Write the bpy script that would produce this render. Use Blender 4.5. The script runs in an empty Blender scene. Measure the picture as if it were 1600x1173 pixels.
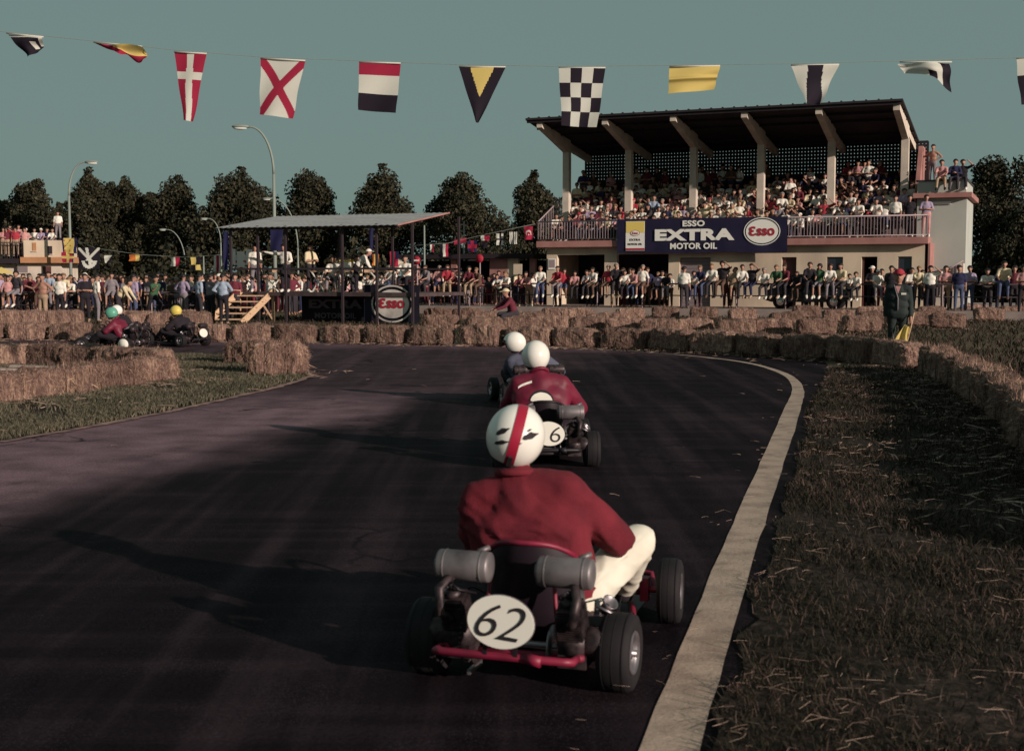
import bpy, bmesh, math, random
import numpy as np
from mathutils import Vector, Matrix, noise

# ------------------------------------------------------------------ camera, world, sun, exposure
SC = bpy.context.scene
COL = SC.collection
F, CX, CY, HZ, CAMH = 2000.0, 800.0, 586.5, 433.0, 1.6      # focal length and horizon in photo pixels
PITCH = math.atan((CY - HZ) / F)
cam_d = bpy.data.cameras.new('camera')
cam_d.sensor_width = 36.0
cam_d.lens = 36.0 * F / 1600.0
cam_d.clip_start, cam_d.clip_end = 0.05, 3000.0
cam_d.dof.use_dof = True
cam_d.dof.focus_distance = 30.0
cam_d.dof.aperture_fstop = 5.6
cam = bpy.data.objects.new('camera', cam_d)
COL.objects.link(cam)
cam.location = (0, 0, CAMH)
cam.rotation_euler = (math.pi / 2 - PITCH, 0, 0)
SC.camera = cam

SUN_TO = Vector((0.73, -0.68, 0.0)).normalized()            # horizontal direction towards the sun
SUN_EL = math.radians(15.2)
W = bpy.data.worlds.new('World')
SC.world = W
W.use_nodes = True
nt = W.node_tree
nt.nodes.clear()
sky = nt.nodes.new('ShaderNodeTexSky')
sky.sky_type = 'NISHITA'
sky.sun_disc = False
sky.sun_elevation = SUN_EL
sky.sun_rotation = math.atan2(SUN_TO.x, SUN_TO.y)
sky.air_density, sky.dust_density, sky.ozone_density = 1.0, 2.0, 1.0
tint = nt.nodes.new('ShaderNodeMix')                         # faded film: the blue reads as an even grey green
tint.data_type = 'RGBA'
tint.inputs[0].default_value = 0.91
tint.inputs[7].default_value = (2.16, 3.16, 2.93, 1)
nt.links.new(sky.outputs[0], tint.inputs[6])
bg = nt.nodes.new('ShaderNodeBackground')
bg.inputs[1].default_value = 0.075
out = nt.nodes.new('ShaderNodeOutputWorld')
nt.links.new(tint.outputs[2], bg.inputs[0])
nt.links.new(bg.outputs[0], out.inputs[0])

sun_d = bpy.data.lights.new('sun', 'SUN')
sun_d.energy = 5.0
sun_d.angle = math.radians(0.6)
sun_d.color = (1.0, 0.88, 0.75)
sun = bpy.data.objects.new('sun', sun_d)
COL.objects.link(sun)
sdir = Vector((SUN_TO.x * math.cos(SUN_EL), SUN_TO.y * math.cos(SUN_EL), math.sin(SUN_EL)))
sun.rotation_euler = (-sdir).to_track_quat('-Z', 'Y').to_euler()
SC.view_settings.view_transform = 'Standard'
SC.view_settings.look = 'None'
SC.view_settings.exposure = 0.0
SC.view_settings.gamma = 1.0
SC.view_settings.use_curve_mapping = False
SC.cycles.use_denoising = True
SC.cycles.max_bounces = 5

rnd = random.Random(62)
R3 = lambda a: (rnd.uniform(-a, a), rnd.uniform(-a, a), rnd.uniform(-a, a))
# ------------------------------------------------------------------ photo pixel -> point of the place
def ray(px, py):
    cx, cy = (px - CX) / F, (CY - py) / F
    s, c = math.sin(PITCH), math.cos(PITCH)
    return Vector((cx, c + cy * s, -s + cy * c))
def at(px, py, d):
    r = ray(px, py)
    return Vector((0, 0, CAMH)) + r * (d / r.y)
def gnd(px, py, z=0.0):
    r = ray(px, py)
    return Vector((0, 0, CAMH)) + r * ((z - CAMH) / r.z)

# ------------------------------------------------------------------ materials
MATS = {}
def M(name, c, rough=.8, metal=0., c2=None, scale=4., stretch=None, bump=0., bscale=None, spec=.3, detail=6., lo=.35, hi=.65, trans=0., coat=0.):
    if name in MATS: return MATS[name]
    m = bpy.data.materials.new(name)
    m.use_nodes = True
    t = m.node_tree
    b = t.nodes['Principled BSDF']
    b.inputs['Base Color'].default_value = (*c, 1)
    b.inputs['Roughness'].default_value = rough
    b.inputs['Metallic'].default_value = metal
    b.inputs['Specular IOR Level'].default_value = spec
    b.inputs['Coat Weight'].default_value = coat
    if c2 is not None or bump:
        co = t.nodes.new('ShaderNodeTexCoord')
        mp = t.nodes.new('ShaderNodeMapping')
        if stretch: mp.inputs['Scale'].default_value = stretch
        t.links.new(co.outputs['Object'], mp.inputs[0])
    if c2 is not None:
        n = t.nodes.new('ShaderNodeTexNoise')
        n.inputs['Scale'].default_value = scale
        n.inputs['Detail'].default_value = detail
        r = t.nodes.new('ShaderNodeValToRGB')
        r.color_ramp.elements[0].position, r.color_ramp.elements[1].position = lo, hi
        r.color_ramp.elements[0].color, r.color_ramp.elements[1].color = (*c, 1), (*c2, 1)
        t.links.new(mp.outputs[0], n.inputs[0])
        t.links.new(n.outputs[0], r.inputs[0])
        t.links.new(r.outputs[0], b.inputs['Base Color'])
    if bump:
        n2 = t.nodes.new('ShaderNodeTexNoise')
        n2.inputs['Scale'].default_value = bscale or scale * 3
        n2.inputs['Detail'].default_value = 5
        bp = t.nodes.new('ShaderNodeBump')
        bp.inputs['Strength'].default_value = bump
        bp.inputs['Distance'].default_value = .02
        t.links.new(mp.outputs[0], n2.inputs[0])
        t.links.new(n2.outputs[0], bp.inputs['Height'])
        t.links.new(bp.outputs[0], b.inputs['Normal'])
    MATS[name] = m
    return m

# ------------------------------------------------------------------ mesh builder
class MB:
    def __init__(s): s.v, s.f, s.m, s.s = [], [], [], []
    def add(s, vs, fs, mi=0, sm=False):
        o = len(s.v)
        s.v += [tuple(v) for v in vs]
        for f in fs:
            s.f.append(tuple(i + o for i in f)); s.m.append(mi); s.s.append(sm)
    def box(s, c, d, rot=None, mi=0):
        x, y, z = d[0] / 2, d[1] / 2, d[2] / 2
        vs = [Vector(p) for p in ((-x,-y,-z),(x,-y,-z),(x,y,-z),(-x,y,-z),(-x,-y,z),(x,-y,z),(x,y,z),(-x,y,z))]
        if rot is not None: vs = [rot @ v for v in vs]
        s.add([v + Vector(c) for v in vs], ((0,3,2,1),(4,5,6,7),(0,1,5,4),(1,2,6,5),(2,3,7,6),(3,0,4,7)), mi)
        return s
    def bar(s, p0, p1, w, h, mi=0):                              # box beam between two points
        p0, p1 = Vector(p0), Vector(p1)
        d = p1 - p0
        s.box((p0 + p1) / 2, (w, d.length, h), d.to_track_quat('Y', 'Z').to_matrix(), mi)
        return s
    def tube(s, pts, r, n=8, mi=0, cap=True, closed=False):
        pts = [Vector(p) for p in pts]
        k = len(pts)
        rs = r if isinstance(r, (list, tuple)) else [r] * k
        vs, fs = [], []
        prev = None
        for i, p in enumerate(pts):
            if closed: t = pts[(i + 1) % k] - pts[i - 1]
            else: t = pts[min(i + 1, k - 1)] - pts[max(i - 1, 0)]
            t.normalize()
            if prev is None:
                a = Vector((0, 0, 1)) if abs(t.z) < .9 else Vector((1, 0, 0))
                u = t.cross(a).normalized()
            else:
                u = (prev - t * prev.dot(t)).normalized()
            prev = u
            w = t.cross(u)
            for j in range(n):
                an = 2 * math.pi * j / n
                vs.append(p + (u * math.cos(an) + w * math.sin(an)) * rs[i])
        for i in range(k if closed else k - 1):
            for j in range(n):
                a, b = i * n + j, i * n + (j + 1) % n
                c, d = ((i + 1) % k) * n + (j + 1) % n, ((i + 1) % k) * n + j
                fs.append((a, b, c, d))
        if cap and not closed:
            fs.append(tuple(range(n - 1, -1, -1)))
            fs.append(tuple((k - 1) * n + j for j in range(n)))
        s.add(vs, fs, mi, True)
        return s
    def lathe(s, prof, org, axis, n=24, mi=0, closed=False):        # profile of (radius, height along axis)
        org, ax = Vector(org), Vector(axis).normalized()
        a = Vector((0, 0, 1)) if abs(ax.z) < .9 else Vector((1, 0, 0))
        u = ax.cross(a).normalized(); w = ax.cross(u)
        vs, fs = [], []
        for r, h in prof:
            for j in range(n):
                an = 2 * math.pi * j / n
                vs.append(org + ax * h + (u * math.cos(an) + w * math.sin(an)) * max(r, 1e-4))
        k = len(prof)
        for i in range(k if closed else k - 1):
            for j in range(n):
                fs.append((i * n + j, i * n + (j + 1) % n, ((i + 1) % k) * n + (j + 1) % n, ((i + 1) % k) * n + j))
        s.add(vs, fs, mi, True)
        return s
    def ell(s, c, r, nu=16, nv=10, mi=0, rot=None):
        c = Vector(c); vs, fs = [], []
        for i in range(nv + 1):
            th = math.pi * i / nv
            for j in range(nu):
                ph = 2 * math.pi * j / nu
                v = Vector((r[0] * math.sin(th) * math.cos(ph), r[1] * math.sin(th) * math.sin(ph), r[2] * math.cos(th)))
                if rot is not None: v = rot @ v
                vs.append(c + v)
        for i in range(nv):
            for j in range(nu):
                fs.append((i * nu + j, (i + 1) * nu + j, (i + 1) * nu + (j + 1) % nu, i * nu + (j + 1) % nu))
        s.add(vs, fs, mi, True)
        return s
    def prism(s, pts, z0, z1, mi=0):                                 # outline in x,y extruded in z
        n = len(pts)
        ar = sum(pts[i][0] * pts[(i + 1) % n][1] - pts[(i + 1) % n][0] * pts[i][1] for i in range(n))
        if ar < 0: pts = pts[::-1]
        vs = [(p[0], p[1], z0) for p in pts] + [(p[0], p[1], z1) for p in pts]
        fs = [tuple(range(n - 1, -1, -1)), tuple(range(n, 2 * n))]
        fs += [(i, (i + 1) % n, n + (i + 1) % n, n + i) for i in range(n)]
        s.add(vs, fs, mi)
        return s
    def slab(s, quad, th, mi=0):                                     # four corners, thickness below
        q = [Vector(p) for p in quad]
        nrm = (q[1] - q[0]).cross(q[3] - q[0]).normalized()
        vs = q + [p - nrm * th for p in q]
        s.add(vs, ((0,1,2,3),(7,6,5,4),(0,4,5,1),(1,5,6,2),(2,6,7,3),(3,7,4,0)), mi)
        return s
    def mesh(s, name, mats):
        me = bpy.data.meshes.new(name)
        me.from_pydata(s.v, [], s.f)
        for m in (mats if isinstance(mats, (list, tuple)) else [mats]): me.materials.append(m)
        me.polygons.foreach_set('material_index', s.m)
        me.polygons.foreach_set('use_smooth', s.s)
        me.update()
        return me
def put(name, me, mats=None, parent=None, loc=(0, 0, 0), rot=(0, 0, 0)):
    if isinstance(me, MB): me = me.mesh(name, mats)
    o = bpy.data.objects.new(name, me)
    COL.objects.link(o)
    o.parent = parent
    o.location = loc
    o.rotation_euler = rot
    return o
USED = {}
def tag(o, label=None, cat=None, group=None, kind=None):
    if label:
        o['label'] = label
        USED.setdefault(label, []).append(o.name)
    if cat: o['category'] = cat
    if group: o['group'] = group
    if kind: o['kind'] = kind
    return o
def root(name, loc, rz=0., label=None, cat=None, group=None, kind=None):
    o = bpy.data.objects.new(name, None)
    o.empty_display_size = .2
    COL.objects.link(o)
    o.location = loc
    o.rotation_euler = (0, 0, rz)
    return tag(o, label, cat, group, kind)
def np_mesh(name, V, faces_n, idx, mats, mi=None, smooth=False):     # V (n,3); idx flat; faces_n verts per face (constant)
    me = bpy.data.meshes.new(name)
    nf = len(idx) // faces_n
    me.vertices.add(len(V)); me.vertices.foreach_set('co', np.asarray(V, np.float32).ravel())
    me.loops.add(len(idx)); me.loops.foreach_set('vertex_index', np.asarray(idx, np.int32))
    me.polygons.add(nf)
    me.polygons.foreach_set('loop_start', np.arange(nf, dtype=np.int32) * faces_n)
    for m in (mats if isinstance(mats, (list, tuple)) else [mats]): me.materials.append(m)
    if mi is not None: me.polygons.foreach_set('material_index', np.asarray(mi, np.int32))
    me.polygons.foreach_set('use_smooth', np.full(nf, smooth))
    me.update(calc_edges=True)
    return me
def rotz(hx, hy): return math.atan2(-hx, hy)                          # local +Y to heading
TEN = 'zeroth first second third fourth fifth sixth seventh eighth ninth tenth eleventh twelfth thirteenth fourteenth fifteenth sixteenth seventeenth eighteenth nineteenth'.split()
def nth(n):
    if n < 20: return TEN[n]
    t = {2: ('twenty', 'twentieth'), 3: ('thirty', 'thirtieth'), 4: ('forty', 'fortieth'), 5: ('fifty', 'fiftieth'), 6: ('sixty', 'sixtieth'), 7: ('seventy', 'seventieth'), 8: ('eighty', 'eightieth')}[n // 10]
    return t[1] if n % 10 == 0 else t[0] + '-' + TEN[n % 10]
def text_mesh(name, s, size, mat, bold=.0, sx=1., depth=.004, space=1.):
    cu = bpy.data.curves.new(name, 'FONT')
    cu.body = s; cu.size = size; cu.align_x = 'CENTER'; cu.align_y = 'CENTER'
    cu.offset = bold; cu.extrude = depth; cu.resolution_u = 4; cu.space_character = space
    o = bpy.data.objects.new(name, cu)
    COL.objects.link(o)
    dg = bpy.context.evaluated_depsgraph_get()
    me = bpy.data.meshes.new_from_object(o.evaluated_get(dg))
    bpy.data.objects.remove(o)
    me.transform(Matrix.Diagonal((sx, 1, 1, 1)))
    fit(me)
    me.materials.clear(); me.materials.append(mat)
    return me
def fit(me, w=None, h=None):                                          # centre lettering on its own outline; optionally give it a width and height
    c = np.array([v.co[:] for v in me.vertices]); lo, hi = c.min(0), c.max(0)
    me.transform(Matrix.Translation((-(lo[0] + hi[0]) / 2, -(lo[1] + hi[1]) / 2, 0)))
    sx_, sy_ = (w / (hi[0] - lo[0]) if w else 1), (h / (hi[1] - lo[1]) if h else 1)
    me.transform(Matrix.Diagonal((sx_, sy_, 1, 1)))
    return me

UX, VX = Vector((.92, -.39, 0)).normalized(), Vector((.39, .92, 0)).normalized()
ROT = math.atan2(-.39, .92)
# ------------------------------------------------------------------ setting: ground, track, line
def ground_mat(name, ca, cb, cc, s1, s2, bump=.6):
    m = bpy.data.materials.new(name); m.use_nodes = True
    t = m.node_tree; b = t.nodes['Principled BSDF']
    b.inputs['Roughness'].default_value = .95; b.inputs['Specular IOR Level'].default_value = .1
    g = t.nodes.new('ShaderNodeNewGeometry')
    n1 = t.nodes.new('ShaderNodeTexNoise'); n1.inputs['Scale'].default_value = s1; n1.inputs['Detail'].default_value = 8
    n2 = t.nodes.new('ShaderNodeTexNoise'); n2.inputs['Scale'].default_value = s2; n2.inputs['Detail'].default_value = 4
    for n in (n1, n2): t.links.new(g.outputs['Position'], n.inputs[0])
    r1 = t.nodes.new('ShaderNodeValToRGB'); e = r1.color_ramp.elements
    e[0].position, e[1].position = .36, .62; e[0].color, e[1].color = (*ca, 1), (*cb, 1)
    t.links.new(n1.outputs[0], r1.inputs[0])
    r2 = t.nodes.new('ShaderNodeValToRGB'); e = r2.color_ramp.elements
    e[0].position, e[1].position = .45, .72; e[0].color, e[1].color = (0, 0, 0, 1), (1, 1, 1, 1)
    t.links.new(n2.outputs[0], r2.inputs[0])
    mx = t.nodes.new('ShaderNodeMix'); mx.data_type = 'RGBA'; mx.inputs[7].default_value = (*cc, 1)
    t.links.new(r2.outputs[0], mx.inputs[0]); t.links.new(r1.outputs[0], mx.inputs[6])
    t.links.new(mx.outputs[2], b.inputs['Base Color'])
    bp = t.nodes.new('ShaderNodeBump'); bp.inputs['Strength'].default_value = bump; bp.inputs['Distance'].default_value = .04
    t.links.new(n2.outputs[0], bp.inputs['Height']); t.links.new(bp.outputs[0], b.inputs['Normal'])
    MATS[name] = m
    return m
m_ground = ground_mat('dry_ground', (.050, .042, .022), (.115, .088, .055), (.17, .12, .09), .35, 9.)
m_verge = ground_mat('verge_soil', (.012, .010, .007), (.032, .022, .019), (.06, .04, .033), 1.2, 14.)

def asphalt_mat():
    m = bpy.data.materials.new('asphalt'); m.use_nodes = True
    t = m.node_tree; b = t.nodes['Principled BSDF']; L = t.links.new
    b.inputs['Specular IOR Level'].default_value = .03
    g = t.nodes.new('ShaderNodeNewGeometry')
    sp = t.nodes.new('ShaderNodeSeparateXYZ'); L(g.outputs['Position'], sp.inputs[0])
    def noise_(scale, detail, sc=None, rz=0):
        n = t.nodes.new('ShaderNodeTexNoise'); n.inputs['Scale'].default_value = scale; n.inputs['Detail'].default_value = detail
        mp = t.nodes.new('ShaderNodeMapping'); mp.inputs['Rotation'].default_value = (0, 0, rz)
        if sc: mp.inputs['Scale'].default_value = sc
        L(g.outputs['Position'], mp.inputs[0]); L(mp.outputs[0], n.inputs[0])
        return n.outputs[0]
    def math_(op, a, b_=None):
        n = t.nodes.new('ShaderNodeMath'); n.operation = op
        for i, v in enumerate((a, b_)):
            if v is None: continue
            if isinstance(v, (int, float)): n.inputs[i].default_value = v
            else: L(v, n.inputs[i])
        return n.outputs[0]
    def ramp(v, a, c):
        n = t.nodes.new('ShaderNodeMapRange'); n.interpolation_type = 'SMOOTHSTEP'
        n.inputs[1].default_value = a; n.inputs[2].default_value = c
        L(v, n.inputs[0]); return n.outputs[0]
    wob = math_('MULTIPLY', math_('SUBTRACT', noise_(.35, 3), .5), 2.2)
    # unworn, paler asphalt left of the driven line: beyond the line through (-3.6, 8.4) and (-1.2, 16)
    dl = math_('ADD', math_('SUBTRACT', math_('MULTIPLY', sp.outputs[0], -.953), math_('MULTIPLY', sp.outputs[1], -.301)), math_('ADD', wob, -5.95))
    off_l = math_('MULTIPLY', ramp(dl, -.55, .75), math_('SUBTRACT', 1.0, math_('MULTIPLY', ramp(math_('ADD', sp.outputs[1], wob), 14.5, 19.5), .8)))
    # pale strip beyond the painted line, along the far bales
    off_f = ramp(math_('ADD', math_('ADD', math_('MULTIPLY', sp.outputs[0], .28), sp.outputs[1]), wob), 26.0, 29.5)
    # worn groove of later marks
    streak = ramp(noise_(1.0, 5, (3.2, .16, 1), math.radians(-14)), .42, .70)
    streak2 = ramp(noise_(1.3, 5, (.20, 3.4, 1), math.radians(9)), .46, .66)
    pale = math_('MAXIMUM', off_l, math_('MULTIPLY', off_f, .65))
    fine = noise_(60, 3); mid = noise_(2.2, 6)
    mx = t.nodes.new('ShaderNodeMix'); mx.data_type = 'RGBA'
    mx.inputs[6].default_value = (.0085, .0058, .0082, 1); mx.inputs[7].default_value = (.215, .132, .158, 1)
    f = math_('ADD', math_('MULTIPLY', pale, .78), math_('MULTIPLY', math_('ADD', streak, math_('MULTIPLY', streak2, .35)), .10))
    f = math_('MULTIPLY', f, math_('ADD', math_('MULTIPLY', mid, 1.7), .15))
    L(f, mx.inputs[0])
    mx2 = t.nodes.new('ShaderNodeMix'); mx2.data_type = 'RGBA'; mx2.blend_type = 'MULTIPLY'; mx2.inputs[0].default_value = .75
    cr = t.nodes.new('ShaderNodeValToRGB'); cr.color_ramp.elements[0].position = .3; cr.color_ramp.elements[1].position = .7
    cr.color_ramp.elements[0].color = (.55, .55, .55, 1); cr.color_ramp.elements[1].color = (1.3, 1.3, 1.3, 1)
    L(fine, cr.inputs[0]); L(mx.outputs[2], mx2.inputs[6]); L(cr.outputs[0], mx2.inputs[7])
    # cracks, and coarse stones showing in the worn surface
    vo = t.nodes.new('ShaderNodeTexVoronoi'); vo.feature = 'DISTANCE_TO_EDGE'; vo.inputs['Scale'].default_value = .55
    wv = t.nodes.new('ShaderNodeVectorMath'); wv.operation = 'ADD'
    wn = t.nodes.new('ShaderNodeTexNoise'); wn.inputs['Scale'].default_value = 1.6; wn.inputs['Detail'].default_value = 5
    L(g.outputs['Position'], wn.inputs[0]); L(g.outputs['Position'], wv.inputs[0]); L(wn.outputs['Color'], wv.inputs[1]); L(wv.outputs[0], vo.inputs[0])
    ck = math_('MULTIPLY', math_('SUBTRACT', 1.0, ramp(vo.outputs[0], .004, .022)), ramp(noise_(.5, 2), .46, .62))
    st = t.nodes.new('ShaderNodeTexVoronoi'); st.inputs['Scale'].default_value = 75
    L(g.outputs['Position'], st.inputs[0])
    stone = math_('MULTIPLY', math_('SUBTRACT', 1.0, ramp(st.outputs['Distance'], .12, .40)), ramp(noise_(1.7, 4), .40, .62))
    m3 = t.nodes.new('ShaderNodeMix'); m3.data_type = 'RGBA'; m3.inputs[7].default_value = (.10, .07, .082, 1)
    L(math_('MULTIPLY', stone, .30), m3.inputs[0]); L(mx2.outputs[2], m3.inputs[6])
    m4 = t.nodes.new('ShaderNodeMix'); m4.data_type = 'RGBA'; m4.inputs[7].default_value = (.006, .004, .006, 1)
    L(math_('MULTIPLY', ck, .8), m4.inputs[0]); L(m3.outputs[2], m4.inputs[6])
    L(m4.outputs[2], b.inputs['Base Color'])
    b.inputs['Roughness'].default_value = .78
    bp = t.nodes.new('ShaderNodeBump'); bp.inputs['Strength'].default_value = .35; bp.inputs['Distance'].default_value = .006
    L(fine, bp.inputs['Height']); L(bp.outputs[0], b.inputs['Normal'])
    return m
m_asphalt = asphalt_mat()

def sheet(name, pts, z, mat, kind='structure'):
    bm = bmesh.new()
    vs = [bm.verts.new((p[0], p[1], z)) for p in pts]
    bm.faces.new(vs)
    bmesh.ops.triangulate(bm, faces=bm.faces[:])
    for f in bm.faces:
        if f.normal.z < 0: f.normal_flip()
    me = bpy.data.meshes.new(name); bm.to_mesh(me); bm.free()
    me.materials.append(mat)
    o = put(name, me)
    o['kind'] = kind
    return o
def smooth(pts, n=6):                                                  # Catmull-Rom through 2-D points
    out_ = []
    P = [Vector((p[0], p[1])) for p in pts]
    for i in range(len(P) - 1):
        a, b, c, d = P[max(i - 1, 0)], P[i], P[i + 1], P[min(i + 2, len(P) - 1)]
        for k in range(n):
            t = k / n
            out_.append(.5 * ((2 * b) + (c - a) * t + (2 * a - 5 * b + 4 * c - d) * t * t + (3 * b - a - 3 * c + d) * t ** 3))
    out_.append(P[-1])
    return out_
def rough_edge(pts, amp, step=.12):
    out_ = []
    for i in range(len(pts) - 1):
        a, b = Vector(pts[i][:2]), Vector(pts[i + 1][:2])
        n = max(1, min(40, int((b - a).length / step)))
        for k in range(n):
            p = a.lerp(b, k / n)
            q = noise.noise(Vector((p.x * 3, p.y * 3, 1))) * amp + noise.noise(Vector((p.x * 11, p.y * 11, 5))) * amp * .5
            out_.append(Vector((p.x + q, p.y + q * .3)))
    out_.append(Vector(pts[-1][:2]))
    return out_

gm = MB(); gm.add([(-900, -60, 0), (900, -60, 0), (900, 1500, 0), (-900, 1500, 0)], [(0, 1, 2, 3)])
put('ground', gm, m_ground)['kind'] = 'structure'

G2 = lambda px, py: gnd(px, py).to_2d()
LINE_PX = [(1045, 1173), (1103, 1005), (1163, 838), (1207, 723), (1238, 640), (1246, 606), (1224, 584), (1160, 566), (1055, 554), (950, 547), (850, 543.5)]
line_c = smooth([Vector((-1.05, -2.)), Vector((-.17, 1.5))] + [G2(*p) for p in LINE_PX], 8)
edge_r = [Vector((-1.05, -3.)), Vector((.02, 1.5)), G2(1122, 1173), G2(1155, 1005), G2(1212, 838), G2(1245, 723), G2(1266, 640), G2(1283, 606), G2(1296, 575)]
edge_r = rough_edge(edge_r, .10)
track_pts = edge_r + [G2(1290, 566), G2(1200, 553), G2(1100, 546), G2(900, 540), G2(720, 536), G2(500, 534), G2(300, 531), G2(0, 528), Vector((-45, 33)), Vector((-45, -3))]
sheet('track', track_pts, .004, m_asphalt)
m_line = M('worn_cream_paint', (.43, .31, .25), .8, c2=(.22, .155, .13), scale=5, lo=.42, hi=.75, bump=.2, bscale=50)
lm = MB(); vs = []; LW = .100
for i, p in enumerate(line_c):
    t = (line_c[min(i + 1, len(line_c) - 1)] - line_c[max(i - 1, 0)]).normalized()
    n = Vector((t.y, -t.x))
    LW = .100 - .045 * min(1, max(0, (p.y - 15) / 8))
    w1 = LW + noise.noise(Vector((p.x * 2, p.y * 2, 3))) * .012
    w2 = LW + noise.noise(Vector((p.x * 2, p.y * 2, 9))) * .012
    vs += [(*(p - n * w1), .008), (*(p + n * w2), .008)]
lm.add(vs, [(2 * i, 2 * i + 1, 2 * i + 3, 2 * i + 2) for i in range(len(line_c) - 1)])
put('track_edge_line', lm, m_line)['kind'] = 'structure'
# grass island inside the bend
ISL_PX = [(0, 690), (130, 668), (250, 645), (330, 628), (400, 612), (455, 598), (482, 588), (474, 579), (440, 567), (360, 557), (200, 554), (0, 552)]
isl = [Vector((-14, 11.2)), Vector((-9., 11.6))] + [G2(*p) for p in ISL_PX] + [Vector((-40, 27)), Vector((-40, 11))]
isl_edge = rough_edge(isl[:-3], .07, .15) + isl[-3:]
sheet('island', isl_edge, .012, m_verge)
# pale worn rim along the island edge
rim = rough_edge([gnd(p[0], p[1]).to_2d() + Vector((.05, -.12)) for p in ISL_PX[:8]], .05, .15)
rv = MB(); vs = []
for i, p in enumerate(rim):
    w = .045 + .06 * abs(noise.noise(Vector((p.x * 4, p.y * 4, 0))))
    t = (rim[min(i + 1, len(rim) - 1)] - rim[max(i - 1, 0)]).normalized(); n = Vector((t.y, -t.x))
    vs += [(*(p - n * w), .016), (*(p + n * w), .0165)]
rv.add(vs, [(2 * i, 2 * i + 1, 2 * i + 3, 2 * i + 2) for i in range(len(rim) - 1)])
put('island_edge_line', rv, M('pale_dust', (.36, .215, .18), .95, c2=(.11, .07, .065), scale=6))['kind'] = 'structure'
# verge right of the track
verge = [Vector((p.x, p.y)) for p in edge_r] + [G2(1420, 572), Vector((9, 22)), Vector((14, 14)), Vector((14, -3))]
sheet('verge', verge, .012, m_verge)

# ------------------------------------------------------------------ grass blades, straw litter
def in_poly(x, y, poly):
    c = np.zeros(len(x), bool); n = len(poly); j = n - 1
    for i in range(n):
        xi, yi, xj, yj = poly[i][0], poly[i][1], poly[j][0], poly[j][1]
        k = ((yi > y) != (yj > y)) & (x < (xj - xi) * (y - yi) / (yj - yi + 1e-12) + xi)
        c ^= k; j = i
    return c
def blade_mat(name, cols):
    m = bpy.data.materials.new(name); m.use_nodes = True
    t = m.node_tree; b = t.nodes['Principled BSDF']
    b.inputs['Roughness'].default_value = .75; b.inputs['Specular IOR Level'].default_value = .15
    g = t.nodes.new('ShaderNodeNewGeometry')
    r = t.nodes.new('ShaderNodeValToRGB')
    while len(r.color_ramp.elements) < len(cols): r.color_ramp.elements.new(.5)
    for i, (p, c) in enumerate(cols):
        r.color_ramp.elements[i].position = p; r.color_ramp.elements[i].color = (*c, 1)
    n = t.nodes.new('ShaderNodeTexNoise'); n.inputs['Scale'].default_value = .9; n.inputs['Detail'].default_value = 5
    t.links.new(g.outputs['Position'], n.inputs[0])
    a = t.nodes.new('ShaderNodeMath'); a.operation = 'MULTIPLY_ADD'; a.inputs[1].default_value = .45
    t.links.new(g.outputs['Random Per Island'], a.inputs[0])
    a2 = t.nodes.new('ShaderNodeMath'); a2.operation = 'MULTIPLY'; a2.inputs[1].default_value = .62
    t.links.new(n.outputs[0], a2.inputs[0]); t.links.new(a2.outputs[0], a.inputs[2])
    t.links.new(a.outputs[0], r.inputs[0]); t.links.new(r.outputs[0], b.inputs['Base Color'])
    MATS[name] = m
    return m
m_blade = blade_mat('grass_blade', [(.22, (.009, .010, .006)), (.46, (.022, .019, .011)), (.66, (.040, .026, .021)), (.90, (.150, .092, .080))])
m_blade2 = blade_mat('grass_blade_island', [(.25, (.034, .034, .023)), (.52, (.080, .074, .050)), (.80, (.175, .132, .098))])
def blades(name, poly, n, dmin, dmax, xr, h, w, mat, seed, lean=.6, z=.012, patch=0.):
    g = np.random.default_rng(seed)
    u = g.random(n)
    y = dmin * (dmax / dmin) ** u
    lo, hi = xr
    x = lo + (hi - lo) * g.random(n)
    k = in_poly(x, y, poly)
    if patch:
        pn = np.sin(x * 2.1 + 1.3 * np.sin(y * 1.7)) * np.sin(y * 1.9 + 1.1 * np.sin(x * 1.3 + 2)) + .5 * np.sin(x * 5.3 + y * 3.1)
        k &= g.random(n) < np.clip(.62 + pn * patch, .06, 1)
    x, y = x[k], y[k]; n = len(x)
    sc = np.clip(y / 7., .75, 2.6) ** .6
    H = h * (.45 + .9 * g.random(n)) * sc ** .5
    Wd = w * (.6 + .8 * g.random(n)) * sc
    an = g.random(n) * 6.283; la = g.random(n) * 6.283
    ll = H * lean * (.3 + 1.5 * g.random(n))
    dx, dy = np.cos(an) * Wd / 2, np.sin(an) * Wd / 2
    lx, ly = np.cos(la) * ll, np.sin(la) * ll
    Z = np.full(n, z)
    V = np.stack([np.stack([x - dx, y - dy, Z], 1), np.stack([x + dx, y + dy, Z], 1),
                  np.stack([x + dx * .8 + lx * .35, y + dy * .8 + ly * .35, Z + H * .6], 1), np.stack([x - dx * .8 + lx * .35, y - dy * .8 + ly * .35, Z + H * .6], 1),
                  np.stack([x + lx, y + ly, Z + H * np.clip(1.05 - lean * .25, .3, 1)], 1)], 1).reshape(-1, 3)
    b = np.arange(n)[:, None] * 5
    tri = np.concatenate([b + np.array([[0, 1, 2]]), b + np.array([[0, 2, 3]]), b + np.array([[3, 2, 4]])], 1).ravel()
    o = put(name, np_mesh(name, V, 3, tri, mat))
    o['kind'] = 'stuff'
    return o
vpoly = [(p.x, p.y) for p in verge]
blades('grass', vpoly, 330000, 3.0, 24., (.2, 9.5), .055, .0055, m_blade, 3, .9, patch=.38)
ipoly = [(p.x, p.y) for p in isl_edge]
blades('grass', ipoly, 330000, 11., 27., (-13., -3.2), .05, .0062, m_blade2, 4, .7, patch=.45)
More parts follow.
